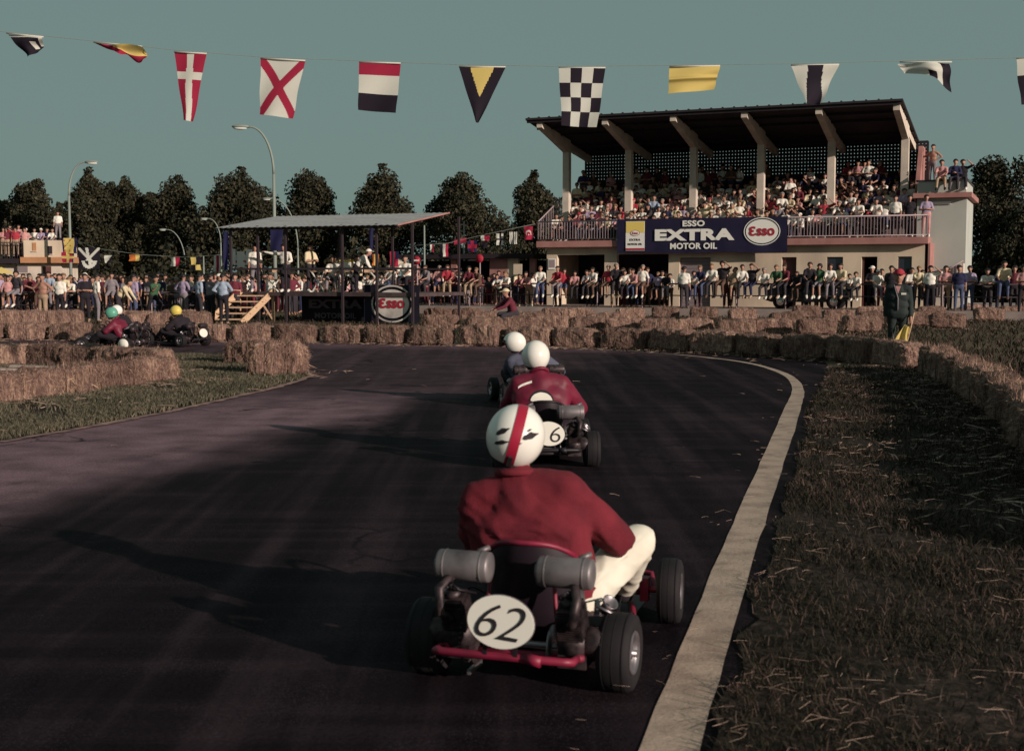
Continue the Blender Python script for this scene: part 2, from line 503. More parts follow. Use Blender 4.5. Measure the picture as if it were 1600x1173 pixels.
fieldp = [(-30, 34), (-30, 56), (26, 50), (26, 10), (7.5, 10), (7.2, 23), (2, 28), (-2, 31)]
blades('grass', fieldp, 110000, 12., 54., (-28, 25), .09, .016, m_blade, 6, .7, z=0.)
def straws(name, poly, n, dmin, dmax, xr, ln, r, mat, seed, z0=.02, clump=None):
    g = np.random.default_rng(seed)
    y = dmin * (dmax / dmin) ** g.random(n); x = xr[0] + (xr[1] - xr[0]) * g.random(n)
    k = in_poly(x, y, poly)
    if clump:
        pn = np.sin(x * 1.9 + 2 * np.sin(y * 1.1 + 1)) * np.sin(y * 1.3 + 1.4 * np.sin(x * 1.7))
        k &= g.random(n) < np.clip(.3 + pn, .04, 1)
    x, y = x[k], y[k]; n = len(x)
    a = g.normal(0.1, .75, n); L_ = ln * (.3 + g.random(n) ** 2 * 1.4); sc = np.clip(y / 6, .8, 2.2)
    R_ = r * sc
    z = z0 + g.random(n) * .05; dz = g.normal(0, .12, n) * L_
    bend = g.normal(0, .18, n) * L_
    ca, sa = np.cos(a), np.sin(a)
    V = []
    for s, t in ((-.5, 0.), (0., 1.), (.5, 0.)):
        cx_, cy_, cz_ = x + ca * L_ * s - sa * bend * t, y + sa * L_ * s + ca * bend * t, z + dz * s + abs(bend) * .3 * t
        V += [np.stack([cx_ - sa * R_, cy_ + ca * R_, cz_], 1), np.stack([cx_ + sa * R_, cy_ - ca * R_, cz_ + R_ * .6], 1), np.stack([cx_, cy_, cz_ + R_ * 1.6], 1)]
    V = np.stack(V, 1).reshape(-1, 3)
    b = np.arange(n)[:, None] * 9
    q = []
    for s in (0, 3):
        for i in range(3):
            j = (i + 1) % 3
            q.append(b + np.array([[s + i, s + j, s + 3 + j, s + 3 + i]]))
    o = put(name, np_mesh(name, V, 4, np.concatenate(q, 1).ravel(), mat)); o['kind'] = 'stuff'
    return o
m_straw_lit = M('loose_straw', (.36, .245, .195), .7, c2=(.15, .095, .08), scale=5, lo=.42, hi=.6)
straws('straw_litter', vpoly, 11000, 3.0, 22., (.5, 9.), .075, .0012, m_straw_lit, 11, clump=True)
straws('straw_litter', vpoly, 16, 3.0, 14., (.8, 5.), .34, .0024, m_straw_lit, 12, .05)
straws('straw_litter', ipoly, 1200, 11., 22., (-12., -3.3), .16, .003, m_straw_lit, 13, clump=True)

tpoly = [(p.x, p.y) for p in track_pts]
straws('straw_litter', tpoly, 240, 6.0, 31., (-16., 6.), .08, .0013, m_straw_lit, 14, .012, clump=True)
nearline = [(p.x - .35, p.y) for p in line_c if p.y > 2.5] + [(p.x + .3, p.y) for p in reversed(line_c) if p.y > 2.5]
straws('straw_litter', nearline, 900, 3.2, 24., (-.3, 7.), .07, .0011, m_straw_lit, 15, .014)
# ------------------------------------------------------------------ straw bales
def straw_mat():
    m = bpy.data.materials.new('straw'); m.use_nodes = True
    t = m.node_tree; b = t.nodes['Principled BSDF']; L = t.links.new
    b.inputs['Roughness'].default_value = .85; b.inputs['Specular IOR Level'].default_value = .15
    co = t.nodes.new('ShaderNodeTexCoord'); oi = t.nodes.new('ShaderNodeObjectInfo')
    def nz(scale, sc, det):
        mp = t.nodes.new('ShaderNodeMapping'); mp.inputs['Scale'].default_value = sc
        L(co.outputs['Object'], mp.inputs[0])
        n = t.nodes.new('ShaderNodeTexNoise'); n.noise_dimensions = '4D'; n.inputs['Scale'].default_value = scale; n.inputs['Detail'].default_value = det
        mu = t.nodes.new('ShaderNodeMath'); mu.operation = 'MULTIPLY'; mu.inputs[1].default_value = 30
        L(oi.outputs['Random'], mu.inputs[0]); L(mu.outputs[0], n.inputs['W']); L(mp.outputs[0], n.inputs[0])
        return n.outputs[0]
    a = nz(14, (2.2, 2.2, .6), 6); c = nz(3.2, (1.4, 1, .6), 4)
    r = t.nodes.new('ShaderNodeValToRGB'); e = r.color_ramp.elements
    e.new(.5)
    e[0].position, e[1].position, e[2].position = .30, .50, .72
    e[0].color, e[1].color, e[2].color = (.034, .018, .017, 1), (.178, .104, .086, 1), (.44, .29, .21, 1)
    mx = t.nodes.new('ShaderNodeMath'); mx.operation = 'MULTIPLY_ADD'; mx.inputs[1].default_value = .62
    m2 = t.nodes.new('ShaderNodeMath'); m2.operation = 'MULTIPLY'; m2.inputs[1].default_value = .38
    L(c, m2.inputs[0]); L(a, mx.inputs[0]); L(m2.outputs[0], mx.inputs[2]); L(mx.outputs[0], r.inputs[0])
    hs = t.nodes.new('ShaderNodeHueSaturation'); L(r.outputs[0], hs.inputs['Color'])
    mr = t.nodes.new('ShaderNodeMapRange'); mr.inputs[3].default_value = .62; mr.inputs[4].default_value = 1.15
    L(oi.outputs['Random'], mr.inputs[0]); L(mr.outputs[0], hs.inputs['Value'])
    L(hs.outputs[0], b.inputs['Base Color'])
    bp = t.nodes.new('ShaderNodeBump'); bp.inputs['Strength'].default_value = .9; bp.inputs['Distance'].default_value = .02
    L(a, bp.inputs['Height']); L(bp.outputs[0], b.inputs['Normal'])
    return m
m_straw = straw_mat()
m_strand = blade_mat('straw_strand', [(.30, (.060, .032, .030)), (.58, (.22, .125, .105)), (.86, (.60, .41, .28))])
TWINE = {}
m_twine = M('twine', (.10, .06, .04), .9)
def bale_mesh(seed, ln=1.0, dp=.48, ht=.44, strands=1100):
    r = random.Random(seed)
    bm = bmesh.new()
    bmesh.ops.create_cube(bm, size=1)
    bmesh.ops.scale(bm, vec=(ln, dp, ht), verts=bm.verts)
    bmesh.ops.subdivide_edges(bm, edges=bm.edges[:], cuts=13, use_grid_fill=True)
    off = Vector((seed * 7.3, seed * 3.1, 0))
    for v in bm.verts:
        c = v.co
        k = Vector((c.x / (ln / 2), c.y / (dp / 2), c.z / (ht / 2)))
        ed = sorted((abs(k.x), abs(k.y), abs(k.z)))
        if ed[1] > .75: c *= 1 - .12 * (ed[1] - .75) / .25 - (.05 if ed[0] > .9 else 0)
        if abs(k.x) > .98: c.x += (1 - k.y ** 2) * (1 - k.z ** 2) * .045 * math.copysign(1, k.x)
        pinch = math.exp(-((abs(c.x) - ln * .2) / .035) ** 2)                      # waist left by the twine
        c.y *= 1 - .055 * pinch; c.z *= 1 - .05 * pinch
        n = noise.noise_vector(c * 3.2 + off) * .045 + noise.noise_vector(c * 8 + off) * .026 + noise.noise_vector(c * 21 + off) * .016
        v.co = c + n
        v.co.z += ht / 2
    bm.faces.ensure_lookup_table()
    # straws sticking out
    faces = [f for f in bm.faces if f.calc_center_median().z > .03]
    data = []
    for i in range(strands):
        f = r.choice(faces)
        vs = f.verts
        w = [r.random() for _ in vs]; s = sum(w)
        p = sum((v.co * (k / s) for v, k in zip(vs, w)), Vector())
        n = f.normal.copy()
        tdir = Vector((r.gauss(0, .5), r.gauss(0, .5), r.gauss(0, 1.)))
        d = (tdir.normalized() * r.uniform(.7, 1.3) + n * r.uniform(.08, .55)).normalized()
        ln_ = r.uniform(.03, .12) if r.random() < .93 else r.uniform(.12, .24)
        data.append((p - d * .01, d, n, ln_))
    for p, d, n, l in data:
        s = d.cross(n)
        if s.length < 1e-3: continue
        s = s.normalized() * r.uniform(.0022, .005)
        q = p + d * l + Vector((0, 0, -1)) * l * r.uniform(0, .35)
        a, b, c = bm.verts.new(p - s), bm.verts.new(p + s), bm.verts.new(q)
        bm.faces.new((a, b, c)).material_index = 1
    bm.normal_update()
    me = bpy.data.meshes.new('straw_bale'); bm.to_mesh(me); bm.free()
    me.materials.append(m_straw); me.materials.append(m_strand)
    for s in (-1, 1):                                                # the two twines round the bale
        tw = MB(); x = s * ln * .2; a, b_ = dp / 2 * .985, ht
        tw.tube([(x, -a, .06), (x + .01, -a - .006, b_ * .5), (x, -a * .96, b_ * .93), (x, 0, b_ * .985), (x, a * .96, b_ * .93), (x - .01, a + .006, b_ * .5), (x, a, .06)], .006, 5)
        TWINE[me.name, s] = tw.mesh('twine', m_twine)
    return me
BALES = [bale_mesh(i + 1) for i in range(5)]
BALES_NEAR = [bale_mesh(i + 21, strands=3000) for i in range(2)]
bale_n = [0]
BALE_AT = []
def bale(p, ang, label, group, sc=(1, 1, 1), z=0., near=False):
    src = (BALES_NEAR if near else BALES)
    me = src[bale_n[0] % len(src)]; bale_n[0] += 1
    o = put('straw_bale', me, None, None, (p[0], p[1], z), (rnd.uniform(-.03, .03), rnd.uniform(-.03, .03), ang + (math.pi if rnd.random() < .5 else 0) + rnd.uniform(-.05, .05)))
    o.scale = sc
    if near:
        for s in (-1, 1): put('twine', TWINE[me.name, s], None, o)
    BALE_AT.append((p[0], p[1]))
    return tag(o, label, 'straw bale', group)
def bale_row(path, labeler, group, ln=1.02, gap=.07, side=1, sc=(1, 1, 1), near=False, drop=()):
    P = [Vector((p[0], p[1])) for p in path]
    # walk the polyline
    segs = [(P[i], P[i + 1]) for i in range(len(P) - 1)]
    tot = sum((b - a).length for a, b in segs)
    n = int(tot / (ln * sc[0] + gap))
    spots = []
    for i in range(n):
        s = (i + .5) * tot / n
        for a, b in segs:
            l = (b - a).length
            if s <= l:
                t = (b - a).normalized(); nr = Vector((-t.y, t.x)) * side
                spots.append((a + t * s + nr * .25 * sc[1], math.atan2(t.y, t.x))); break
            s -= l
    for i, (p, an) in enumerate(spots):
        if i in drop: continue
        bale(p + Vector((rnd.uniform(-.03, .03), rnd.uniform(-.05, .05))), an, labeler(i, len(spots)), group, (sc[0] * rnd.uniform(.96, 1.02), sc[1] * rnd.uniform(.95, 1.05), sc[2] * rnd.uniform(.93, 1.06)), near=near)
GW = 'straw bales walling the far side of the track'
# left to middle, sunlit faces
pl = [G2(-70, 532), G2(150, 533), G2(330, 534.5), G2(520, 537), G2(705, 541)]
bale_row(pl, lambda i, n: f'sunlit straw bale in the long far wall, {nth(i + 1)} from the left end', GW, 1.05)
pr = [G2(712, 541), G2(860, 544), G2(1000, 548), G2(1130, 555), G2(1250, 562.5), G2(1330, 568), G2(1415, 577)]
bale_row(pr, lambda i, n: f'shaded straw bale of the far wall, {nth(i + 1)} rightwards from the blue driver', GW, 1.0, sc=(1, 1, 1.08))
pc = [G2(1432, 582), G2(1480, 604), G2(1522, 636), G2(1562, 676), G2(1640, 756), G2(1800, 900)]
bale_row(pc, lambda i, n: f'tousled straw bale of the curving right row, {nth(i + 1)} after the flag marshal', 'straw bales curving along the right verge', 1.0, gap=.10, near=True)
# rows behind the wall
GB = 'straw bales strewn in the field behind the wall'
back = [(690, 511, 0), (757, 517, .1), (812, 515, 0), (860, 513, -.1), (920, 516, 0), (975, 518, .05), (1030, 520, 0), (1085, 519, 0), (1150, 521, 0), (1206, 520, -.05), (1275, 523, .1), (1345, 519, 0),
        (685, 497, 0), (730, 497, 0), (760, 505, .1), (825, 505, 0), (868, 497, 0), (905, 497, .1), (942, 507, 0), (985, 497, 0), (1040, 494, .1), (1100, 495, 0), (1160, 497, 0), (1228, 505, .1),
        (1260, 495, 0), (1310, 503, 0), (1360, 497, .1), (1365, 508, 0), (1345, 489, .4), (1455, 497, .1), (1480, 512, 0), (1520, 492, .2), (1545, 500, 0), (1583, 496, 0), (1500, 488, .5), (1430, 508, .2)]
for i, (px, py, a) in enumerate(back):
    z = 0.
    p = gnd(px, py + 3, 0.)
    if px > 1250: z = .06
    where = 'behind the dark wall' if px < 1250 else 'in the field right of the flag marshal' if px > 1410 else 'just behind the flag marshal'
    k = sum(1 for q in back[:i] if ((q[0] < 1250) == (px < 1250)) and ((q[0] > 1410) == (px > 1410)))
    bale(p, ROT * .5 + a + .1, f'loose straw bale {where}, {nth(k + 1)} from left', GB, (1.0, 1, 1.0), z)
# far rows at the left, stacked
for i in range(8):
    px = -30 + i * 44
    if i in (4, 6): continue
    bale(gnd(px, 509), .05, f'straw bale in the low barrier behind the left karts, {nth(i + 1)} along', 'straw bales in front of the left crowd', (1.1, 1, 1.15))
for i, px in enumerate((228, 262, 300)):
    bale(gnd(px, 516), .3, f'straw bale stacked by the {("green jersey runner", "yellow helmet driver", "stage steps")[i]}', 'straw bales in front of the left crowd', (1.1, 1.1, 1.25))
# island bales
GI = 'straw bales on the grass island'
front = [(2, 633, .86, 1.22, 'half out of the frame at the left edge'), (74, 623, .74, 1.20, 'second from the left in the near row'), (132, 615, .70, 1.33, 'middle of the near row'), (185, 608, .72, 1.18, 'fourth along the near row'), (240, 600, .80, .95, 'rounded end bale of the near row')]
for px, py, s, a, l in front:
    bale(gnd(px, py) + Vector((-.12, .22, 0)), a, f'pinkish straw bale on the island, {l}', GI, (s, 1, .88), near=True)
rear = [(10, 571, .86, .05), (84, 572, .88, -.34), (136, 574, .86, -.42), (188, 577, .84, -.46), (238, 582, .80, -.75)]
for i, (px, py, s, a) in enumerate(rear):
    bale(gnd(px, py), a, f'straw bale in the shaded back row of the island, {nth(i + 1)} from the left', GI, (s, 1, .90))
bale(gnd(431, 588) + Vector((0, .27, 0)), -.10, 'bright shaggy straw bale standing at the tip of the island', GI, (.84, 1.1, 1.22), near=True)
bale(gnd(388, 571) + Vector((0, .1, 0)), -.55, 'straw bale tucked behind the shaggy tip bale', GI, (.85, 1, 1.0), near=True)
# planks between the rows
m_plank = M('grey_plank', (.36, .29, .27), .8, c2=(.20, .15, .14), scale=6, stretch=(1, 8, 8))
for i, (px, py, l, a) in enumerate(((30, 590, 1.5, .06), (70, 588, 1.1, -.03))):
    b_ = MB(); b_.box((0, 0, .03), (l, .12, .035)); p = gnd(px, py)
    tag(put('plank', b_, m_plank, None, (p.x, p.y, .1 + i * .02), (0, .04, a)), ('long' if i == 0 else 'short') + ' grey plank lying between the island bale rows', 'plank', 'planks on the island')

# straw spilled round the foot of the bales
def spill(n, seed):
    g = np.random.default_rng(seed); B = np.array(BALE_AT)
    i = g.integers(0, len(B), n); a = g.random(n) * 6.283; r_ = .25 + np.abs(g.normal(0, .38, n))
    x, y = B[i, 0] + np.cos(a) * r_ * 1.5, B[i, 1] + np.sin(a) * r_
    an = g.random(n) * 6.283; L_ = .05 + .12 * g.random(n); w = .0035 + .003 * g.random(n); z = .015 + .03 * g.random(n)
    ca, sa = np.cos(an), np.sin(an)
    V = np.stack([np.stack([x - ca * L_, y - sa * L_, z], 1), np.stack([x - sa * w, y + ca * w, z + .012], 1), np.stack([x + ca * L_, y + sa * L_, z + g.normal(0, .02, n)], 1), np.stack([x + sa * w, y - ca * w, z + .004], 1)], 1).reshape(-1, 3)
    o = put('straw_litter', np_mesh('straw_litter', V, 4, np.arange(4 * n), m_straw_lit)); o['kind'] = 'stuff'
spill(9000, 22)
# ------------------------------------------------------------------ grandstand
m_cream = M('cream_plaster', (.60, .47, .36), .9, c2=(.44, .34, .27), scale=.9, stretch=(1, 1, .45), bump=.15, bscale=30)
m_conc = M('pale_concrete', (.58, .48, .41), .9, c2=(.46, .38, .33), scale=2, bump=.2, bscale=25)
m_pink = M('pink_concrete', (.36, .17, .155), .9, c2=(.28, .125, .115), scale=1.5, bump=.15, bscale=25)
m_greyw = M('grey_green_plaster', (.40, .40, .37), .9, c2=(.34, .34, .32), scale=.8, lo=.3, hi=.7)
m_roof = M('black_sheet_roof', (.012, .008, .012), .7, c2=(.025, .015, .02), scale=2)
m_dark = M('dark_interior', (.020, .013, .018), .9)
m_rail = M('grey_violet_rail', (.30, .22, .24), .5, spec=.4)
m_iron = M('dark_iron', (.035, .024, .030), .5)
m_glass = M('dark_glass', (.02, .02, .03), .08, spec=.6)
m_brown = M('brown_door_paint', (.095, .035, .033), .6, c2=(.07, .025, .025), scale=3)
m_shut = M('grey_shutter', (.20, .155, .165), .55)
m_terr = M('terrace_concrete', (.20, .15, .15), .9, c2=(.14, .10, .10), scale=2)
m_navy = M('navy_canvas', (.008, .006, .027), .75, c2=(.012, .008, .036), scale=2, bump=.1, bscale=4)
m_white = M('white_print', (.74, .70, .66), .7)
m_redp = M('red_print', (.33, .015, .035), .7)
m_yel = M('yellow_print', (.70, .52, .14), .7)
m_pave = M('pavement_concrete', (.30, .23, .21), .9, c2=(.22, .17, .16), scale=1.5)
GZ = .32                                                     # the stand and its rail stand on slightly raised ground
PL = Vector((1.12, 59.0, 0))
def S(u, v, z=0.): return PL + UX * u + VX * v + Vector((0, 0, z))
pv = MB(); pv.prism([tuple(S(-19, -3.9).to_2d()), tuple(S(34, -3.9).to_2d()), tuple(S(34, 14).to_2d()), tuple(S(-19, 14).to_2d())], -.1, GZ)
put('pavement', pv, m_pave)['kind'] = 'structure'

gs = root('grandstand', PL, ROT, 'roofed concrete grandstand with pink balcony edge and crowded terrace', 'grandstand')
P_ = lambda name, mb, mat, par=gs: put(name, mb, mat, par)
FZ = 3.24                                                     # balcony floor
L_ = 17.15
b = MB(); b.box((L_ / 2, 3.0, FZ - .14), (L_, 6.0, .28)); P_('balcony_slab', b, m_pink)
b = MB()
ROWS, RT, RH = 6, .72, .37
for i in range(ROWS):
    z = FZ + RH * i
    if i: b.box(((L_ - 1.0) / 2 + .3, 1.0 + RT * i + (6 - 1.0 - RT * i) / 2 - .4, z - RH / 2 + .002), (L_ - 1.6, 6 - 1.0 - RT * i + .0, RH))
P_('terrace', b, m_terr)
for i in range(ROWS):
    b = MB(); b.box(((L_ - 1.0) / 2 + .3, .98 + RT * i, FZ + RH * i + .42), (L_ - 2.0, .26, .045)); P_('bench', b, m_terr)
# ground floor: facade with real openings, set back .55 m
FV = .42
opens = [(.85, 3.15, GZ, 2.62), (3.75, 6.15, GZ, 2.62), (6.65, 8.05, GZ, 2.45), (11.15, 11.78, GZ, 2.45), (13.05, 13.72, 1.35, 2.45), (14.48, 15.12, GZ, 2.45), (15.95, 16.5, 1.30, 2.45)]
b = MB(); u0 = .35
for (a, c, z0, z1) in opens:
    b.box(((u0 + a) / 2, FV + .125, (GZ + FZ - .28) / 2), (a - u0, .25, FZ - .28 - GZ))
    b.box(((a + c) / 2, FV + .125, (z1 + FZ - .28) / 2), (c - a, .25, FZ - .28 - z1))
    if z0 > GZ: b.box(((a + c) / 2, FV + .125, (z0 + GZ) / 2), (c - a, .25, z0 - GZ))
    u0 = c
b.box(((u0 + 17.0) / 2, FV + .125, (GZ + FZ - .28) / 2), (17.0 - u0, .25, FZ - .28 - GZ))
b.box((16.9, 3.4, (GZ + FZ - .28) / 2), (.2, 5.2, FZ - .28 - GZ))
b.box((.45, 3.4, (GZ + FZ - .28) / 2), (.2, 5.2, FZ - .28 - GZ))
P_('facade', b, m_cream)
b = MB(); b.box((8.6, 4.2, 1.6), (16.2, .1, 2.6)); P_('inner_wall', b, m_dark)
b = MB()
for i in range(14): b.box((7.35, FV + .16 + .012 * (i % 2), GZ + .08 + i * .15), (1.4, .03, .14))
P_('roller_shutter', b, m_shut)
for nm, (a, c, z0, z1), mt in (('door', opens[3], m_brown), ('door', opens[5], m_brown)):
    d = MB(); d.box(((a + c) / 2, FV + .2, (z0 + z1) / 2), (c - a - .04, .05, z1 - z0 - .02))
    for k in range(2): d.box(((a + c) / 2, FV + .17, z0 + .55 + k * 1.0), ((c - a) * .6, .02, .7))
    if a > 14: d = MB(); d.box((a + .06, FV + .45, (z0 + z1) / 2), (.05, .5, z1 - z0 - .02))
    dd = P_(nm, d, mt)
    h = MB(); h.box((c - .12, FV + .16, 1.35), (.03, .06, .1)); put('handle', h, m_iron, dd)
for (a, c, z0, z1) in (opens[4], opens[6]):
    w = MB()
    for (cx_, cz_, sx_, sz_) in (((a + c) / 2, z0 + .025, c - a, .05), ((a + c) / 2, z1 - .025, c - a, .05), (a + .025, (z0 + z1) / 2, .05, z1 - z0 - .1), (c - .025, (z0 + z1) / 2, .05, z1 - z0 - .1)):
        w.box((cx_, FV + .1, cz_), (sx_, .06, sz_))
    ww = P_('window', w, m_iron)
    g = MB(); g.box(((a + c) / 2, FV + .12, (z0 + z1) / 2), (c - a - .1, .01, z1 - z0 - .1)); put('pane', g, m_glass, ww)
    g = MB(); g.box(((a + c) / 2, FV - .03, z0 - .03), (c - a + .1, .1, .05)); put('sill', g, m_conc, ww)
# columns with raked brackets
CU = [.717 + 3.05 * i for i in range(6)]
CVv, CT = 2.04, 7.42
for i, u in enumerate(CU):
    b = MB(); b.box((u, CVv, (FZ + CT) / 2), (.30, .34, CT - FZ))
    c = P_('column', b, m_conc)
    k = MB()
    prof = [(CVv + .17, CT), (CVv - .17, CT - .02), (-1.45, 8.20), (-1.45, 8.42), (CVv + .17, 7.98)]
    vs = [(u - .13, y, z) for y, z in prof] + [(u + .13, y, z) for y, z in prof]
    k.add(vs, [(0, 1, 2, 3, 4), (9, 8, 7, 6, 5)] + [(j, j + 5, (j + 1) % 5 + 5, (j + 1) % 5) for j in range(5)])
    put('bracket', k, m_conc, c)
    k = MB(); k.bar((u, CVv + .17, 7.72), (u, 5.2, 7.35), .22, .3); put('rafter', k, m_conc, c)
# roof sheet, rising towards the track, with ribs below
zr = lambda v: 8.62 - (v + 1.62) * .145
b = MB()
b.slab([(.12, -1.62, zr(-1.62)), (16.22, -1.62, zr(-1.62)), (16.22, 5.35, zr(5.35)), (.12, 5.35, zr(5.35))], .09)
rf = P_('roof', b, m_roof)
for j in range(33):
    u = .25 + j * .485
    k = MB(); k.bar((u, -1.60, zr(-1.60) + .02), (u, 5.33, zr(5.33) + .02), .07, .05); put('roof_rib', k, m_roof, rf)
for v in (-1.5, -.3, .9, 3.2, 4.4):
    k = MB(); k.bar((.15, v, zr(v) - .14), (16.15, v, zr(v) - .14), .09, .10); put('purlin', k, m_roof, rf)
# lattice screen at the back
b = MB()
v = 5.28
for j in range(110): b.box((.5 + j * .1475, v, 6.92), (.104, .05, 1.34), mi=0)
for j in range(9): b.box((8.55, v + .001, 6.30 + j * .16), (16.1, .046, .112))
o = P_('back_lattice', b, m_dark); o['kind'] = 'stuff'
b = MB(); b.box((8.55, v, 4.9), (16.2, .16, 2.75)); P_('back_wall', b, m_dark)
# right flank wall of the terrace
b = MB()
b.add([(16.3, 2.2, FZ), (16.3, 5.9, FZ), (16.3, 5.9, 7.3), (16.3, 4.2, 7.3), (16.3, 2.2, 4.2), (16.48, 2.2, FZ), (16.48, 5.9, FZ), (16.48, 5.9, 7.3), (16.48, 4.2, 7.3), (16.48, 2.2, 4.2)],
      [(0, 1, 2, 3, 4), (9, 8, 7, 6, 5), (0, 5, 6, 1), (1, 6, 7, 2), (2, 7, 8, 3), (3, 8, 9, 4), (4, 9, 5, 0)])
P_('flank_wall', b, m_pink)
# railing
r = MB(); RZ = FZ + .88
r.tube([(.05, .06, RZ), (L_ - .05, .06, RZ)], .03, 8); r.tube([(.05, .06, FZ + .08), (L_ - .05, .06, FZ + .08)], .018, 6)
r.tube([(.05, .06, RZ), (.05, 3.2, RZ + 1.3)], .03, 8); r.tube([(L_ - .05, .06, RZ), (L_ - .05, 2.0, RZ)], .03, 8)
rl = P_('railing', r, m_rail)
bal = MB(); bal.box((0, 0, 0), (.022, .022, .80)); bme = bal.mesh('baluster', m_rail)
nb = 132
for i in range(nb): put('baluster', bme, None, rl, (.06 + i * (L_ - .12) / (nb - 1), .06, FZ + .48))
for i in range(14): put('baluster', bme, None, rl, (.05, .25 + i * .22, FZ + .48 + (.25 + i * .22) * .38))
for i in range(9): put('baluster', bme, None, rl, (L_ - .05, .25 + i * .2, FZ + .48))
# side block with ledge and low parapet
sb = root('stair_block', S(17.15, 0), ROT, 'grey green plaster stair block with ledge at right end of grandstand', 'building')
B_ = lambda n, mb, mt: put(n, mb, mt, sb)
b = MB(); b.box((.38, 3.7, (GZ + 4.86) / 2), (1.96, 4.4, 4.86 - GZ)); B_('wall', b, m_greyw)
b = MB(); b.box((.42, 3.6, 4.97), (2.3, 5.0, .2)); B_('ledge', b, m_pink)
b = MB(); b.box((.36, 3.7, 5.32), (1.94, 4.4, .5)); B_('parapet', b, m_greyw)
b = MB(); b.box((.36, 3.7, 5.60), (2.04, 4.5, .06)); B_('coping', b, m_iron)
b = MB(); b.box((.2, 1.47, 4.66), (1.1, .05, .12)); B_('wall_batten', b, m_white)
b = MB()
for i in range(9): b.box((.25 + i * .13, 1.0, GZ + .12 + i * .10), (.13, .9, .24 + i * .2))
B_('stair_flight', b, m_conc)
b = MB(); b.tube([(.2, .5, GZ + 1.25), (1.35, .5, GZ + 1.95)], .025, 6); hr = B_('stair_rail', b, m_rail)
for i in range(10):
    k = MB(); k.box((.25 + i * .12, .5, GZ + .83 + i * .073), (.018, .018, .92)); put('baluster', k, m_rail, hr)
b = MB(); b.prism([(-.02, .40), (.06, .40), (.12, 1.5), (-.02, 1.5)], GZ, 3.0); B_('buttress', b, m_pink)

# banner
BU0, BU1 = 3.91, 11.48
def oval(mb, cx, cz, rx, rz, y, th, mi, n=40, inner=None):
    ou = [(cx + rx * math.cos(2 * math.pi * i / n), cz + rz * math.sin(2 * math.pi * i / n)) for i in range(n)]
    if inner is None:
        vs = [(x, y, z) for x, z in ou] + [(x, y - th, z) for x, z in ou]
        mb.add(vs, [tuple(range(n)), tuple(range(2 * n - 1, n - 1, -1))] + [(i, n + i, n + (i + 1) % n, (i + 1) % n) for i in range(n)], mi)
    else:
        inn = [(cx + inner[0] * math.cos(2 * math.pi * i / n), cz + inner[1] * math.sin(2 * math.pi * i / n)) for i in range(n)]
        vs = [(x, y, z) for x, z in ou] + [(x, y - th, z) for x, z in ou] + [(x, y, z) for x, z in inn] + [(x, y - th, z) for x, z in inn]
        fs = []
        for i in range(n):
            j = (i + 1) % n
            fs += [(i, n + i, n + j, j), (n + i, 3 * n + i, 3 * n + j, n + j), (2 * n + i, 2 * n + j, 3 * n + j, 3 * n + i)]
        mb.add(vs, fs, mi)
def words(par, s, x, z, y, w, h, mat, bold=.02, name='lettering', epsilon=False):
    if epsilon:                                                    # the emblem's round-backed capital, then small letters
        e_ = text_mesh(name, '3', 1., mat, bold, 1., .003); e_.transform(Matrix.Diagonal((-1, 1, 1, 1))); e_.flip_normals(); fit(e_, w * .26, h); e_.transform(Matrix.Translation((-w * .37, 0, 0)))
        t_ = text_mesh(name, s[1:], 1., mat, bold, 1., .003); fit(t_, w * .70, h * .80); t_.transform(Matrix.Translation((w * .15, -h * .10, 0)))
        bm = bmesh.new(); bm.from_mesh(e_); bm.from_mesh(t_); me = bpy.data.meshes.new(name); bm.to_mesh(me); bm.free(); me.materials.append(mat)
    else: me = fit(text_mesh(name, s, 1., mat, bold, 1., .003, 1.06), w, h)
    return put(name, me, None, par, (x, y, z), (math.pi / 2, 0, 0))
bn = root('banner', S(BU0, -.10, 2.66), ROT, 'navy blue oil banner with white lettering hung on the grandstand railing', 'banner')
bw, bh = BU1 - BU0, 1.50
c = MB(); N1, N2 = 40, 8; vs = []
for j in range(N2 + 1):
    for i in range(N1 + 1):
        vs.append((bw * i / N1, .015 * math.sin(i * .9) * (1 - j / N2) + .006 * math.sin(i * .37 + j), bh * j / N2 + .015 * math.sin(i * .31) * (1 - j / N2)))
c.add(vs, [(j * (N1 + 1) + i, j * (N1 + 1) + i + 1, (j + 1) * (N1 + 1) + i + 1, (j + 1) * (N1 + 1) + i) for j in range(N2) for i in range(N1)], 0, True)
put('canvas', c, m_navy, bn)
yb = -.035
words(bn, 'ESSO', bw * .463, bh * .845, yb, bw * .130, bh * .175, m_white, .035)
words(bn, 'EXTRA', bw * .467, bh * .52, yb, bw * .469, bh * .335, m_white, .055)
words(bn, 'MOTOR OIL', bw * .463, bh * .195, yb, bw * .276, bh * .180, m_white, .035)
e = MB()
ox, oz, orx, orz = bw * .857, bh * .59, bw * .103, bh * .395
oval(e, ox, oz, orx, orz, yb + .02, .006, 0, inner=(orx - .035, orz - .035)); oval(e, ox, oz, orx * .885, orz * .855, yb + .02, .006, 0)
put('oval_emblem', e, m_white, bn)
words(bn, 'Esso', ox, oz + .01, yb, bw * .145, bh * .27, m_redp, .03, epsilon=True)
e = MB(); x0, x1 = bw * .055, bw * .170; z0, z1 = bh * .075, bh * .935
e.box(((x0 + x1) / 2, yb + .02, (z0 + z1) / 2), (x1 - x0, .006, z1 - z0), mi=0)
e.box(((x0 + x1) / 2, yb + .014, z0 + (z1 - z0) * .80), ((x1 - x0) * .97, .006, (z1 - z0) * .38), mi=1)
e.box(((x0 + x1) / 2, yb + .014, z0 + .06), (x1 - x0, .006, .09), mi=2)
oval(e, (x0 + x1) / 2, z0 + (z1 - z0) * .60, .22, .13, yb + .010, .004, 0)
